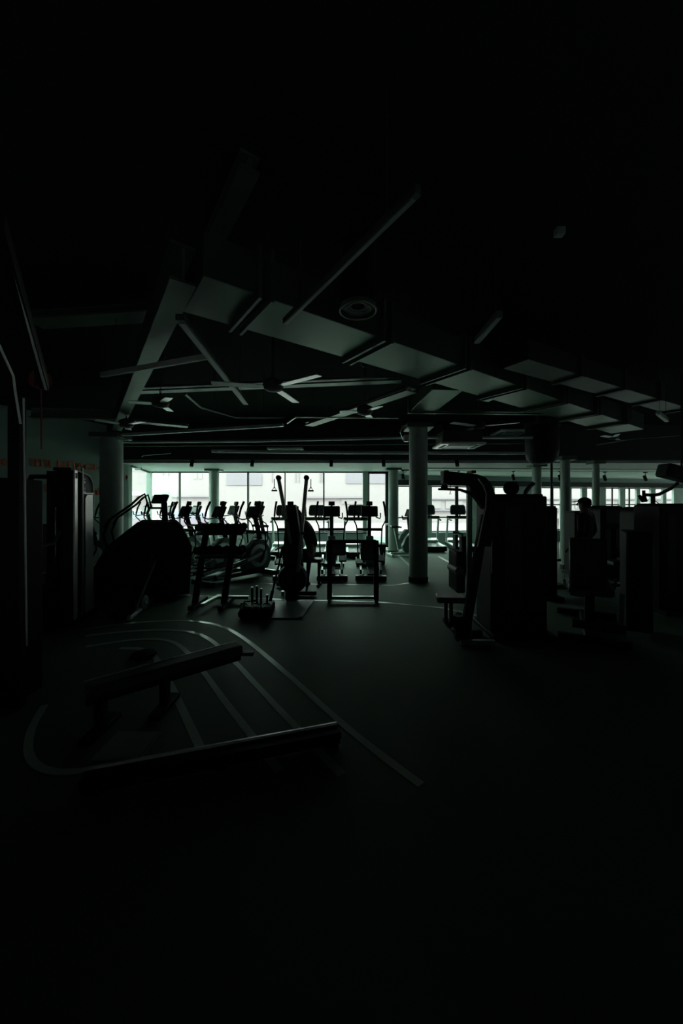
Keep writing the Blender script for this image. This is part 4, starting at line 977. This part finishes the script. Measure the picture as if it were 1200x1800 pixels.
fbox(608, 682, 828, 850, FY - .08, .1).build('shutter', 'facade2', b1, 0, True)
for px in (478, 519, 525, 562, 566): fbox(px, px + 1.2, 828, 848, FY - .07, .08).build('downpipe', 'facade2', b1, 0, True)
fbox(535, 640, 873, 876, FY - .3, .3).build('ledge', 'facade2', b1, 0, True)
fbox(600, 640, 877, 886, FY - .1, .1).build('window', 'facadewin', b1, 0, True)
b2 = thing('pale_building', 'pale building with grey window band behind the right windows', 'building', (26, 33, GZ))
MB().box((26.7, FY + 4, 3.6), (40, 8, 7.5)).build('wall', 'facade', b2, 0, True)
for k in range(12):
    px = 745 + k * 38; fbox(px, px + 30, 880, 894, FY - .1, .1).build('window', 'facadewin', b2, 0, True)
fbox(735, 1250, 876, 878, FY - .3, .3).build('ledge', 'facade2', b2, 0, True)
fbox(735, 1250, 896, 898, FY - .3, .3).build('ledge', 'facade2', b2, 0, True)
def car(px, y, label, L=3.9):
    t = thing('parked_car', label, 'car', (GX(px, y), y, GZ))
    MB().prism([(-L / 2, .3), (L / 2, .3), (L / 2, .7), (L * .36, .85), (L * .2, 1.35), (-L * .25, 1.38), (-L * .4, .9), (-L / 2, .82)], -.8, .8, 'y').build('body', 'car', t, .08)
    MB().prism([(L * .30, .9), (L * .18, 1.28), (-L * .22, 1.3), (-L * .34, .92)], -.815, .815, 'y').build('window', 'carwin', t)
    for sx in (-1, 1):
        for sy in (-1, 1): MB().cyl((sx * L * .32, sy * .7, .3), (sx * L * .32, sy * .84, .3), .3, 20).build('wheel', 'plastic', t)
car(235, 22, 'pale lilac car parked outside the corner window')
car(340, 24, 'pale car parked outside behind the angled cross trainers')

# ================================================================ LIGHT
w = bpy.data.worlds.new('world'); SC.world = w; w.use_nodes = True
bg = w.node_tree.nodes['Background']; bg.inputs[0].default_value = (.90, 1.0, .97, 1); bg.inputs[1].default_value = 7.6
sun = bpy.data.lights.new('sun', 'SUN'); sun.energy = 1.2; sun.angle = R(3); sun.color = (1, .975, .95)
so = bpy.data.objects.new('sun', sun); COL.objects.link(so); so.rotation_euler = (R(42), 0, R(8))
def portal(c, sx, sz, rz):
    l = bpy.data.lights.new('window_portal', 'AREA'); l.shape = 'RECTANGLE'; l.size = sx; l.size_y = sz; l.cycles.is_portal = True
    o = bpy.data.objects.new('window_portal', l); COL.objects.link(o); o.location = c; o.rotation_euler = (R(-90), 0, rz)
portal(((xl + xr) / 2, WY + .25, 1.5), xr - xl, 2.4, 0)
m_ = (RA + RB) / 2
portal((m_.x, m_.y + .3, 1.4), (RB - RA).length, 2.0, math.atan2(RB.y - RA.y, RB.x - RA.x))

cam = bpy.data.cameras.new('camera'); co = bpy.data.objects.new('camera', cam); COL.objects.link(co)
co.location = (0, 0, EYE); co.rotation_euler = (R(90), 0, 0)
cam.sensor_fit = 'VERTICAL'; cam.sensor_height = 36; cam.lens = 36 * F / 1800; cam.shift_y = -(900 - HY) / 1800.0
cam.clip_start = .05; cam.clip_end = 300
SC.camera = co
SC.view_settings.view_transform = 'Standard'; SC.view_settings.look = 'None'; SC.view_settings.gamma = 1
SC.view_settings.use_curve_mapping = False; SC.view_settings.exposure = 0.0
SC.cycles.max_bounces = 8; SC.cycles.diffuse_bounces = 4; SC.cycles.transparent_max_bounces = 12; SC.cycles.sample_clamp_indirect = 3
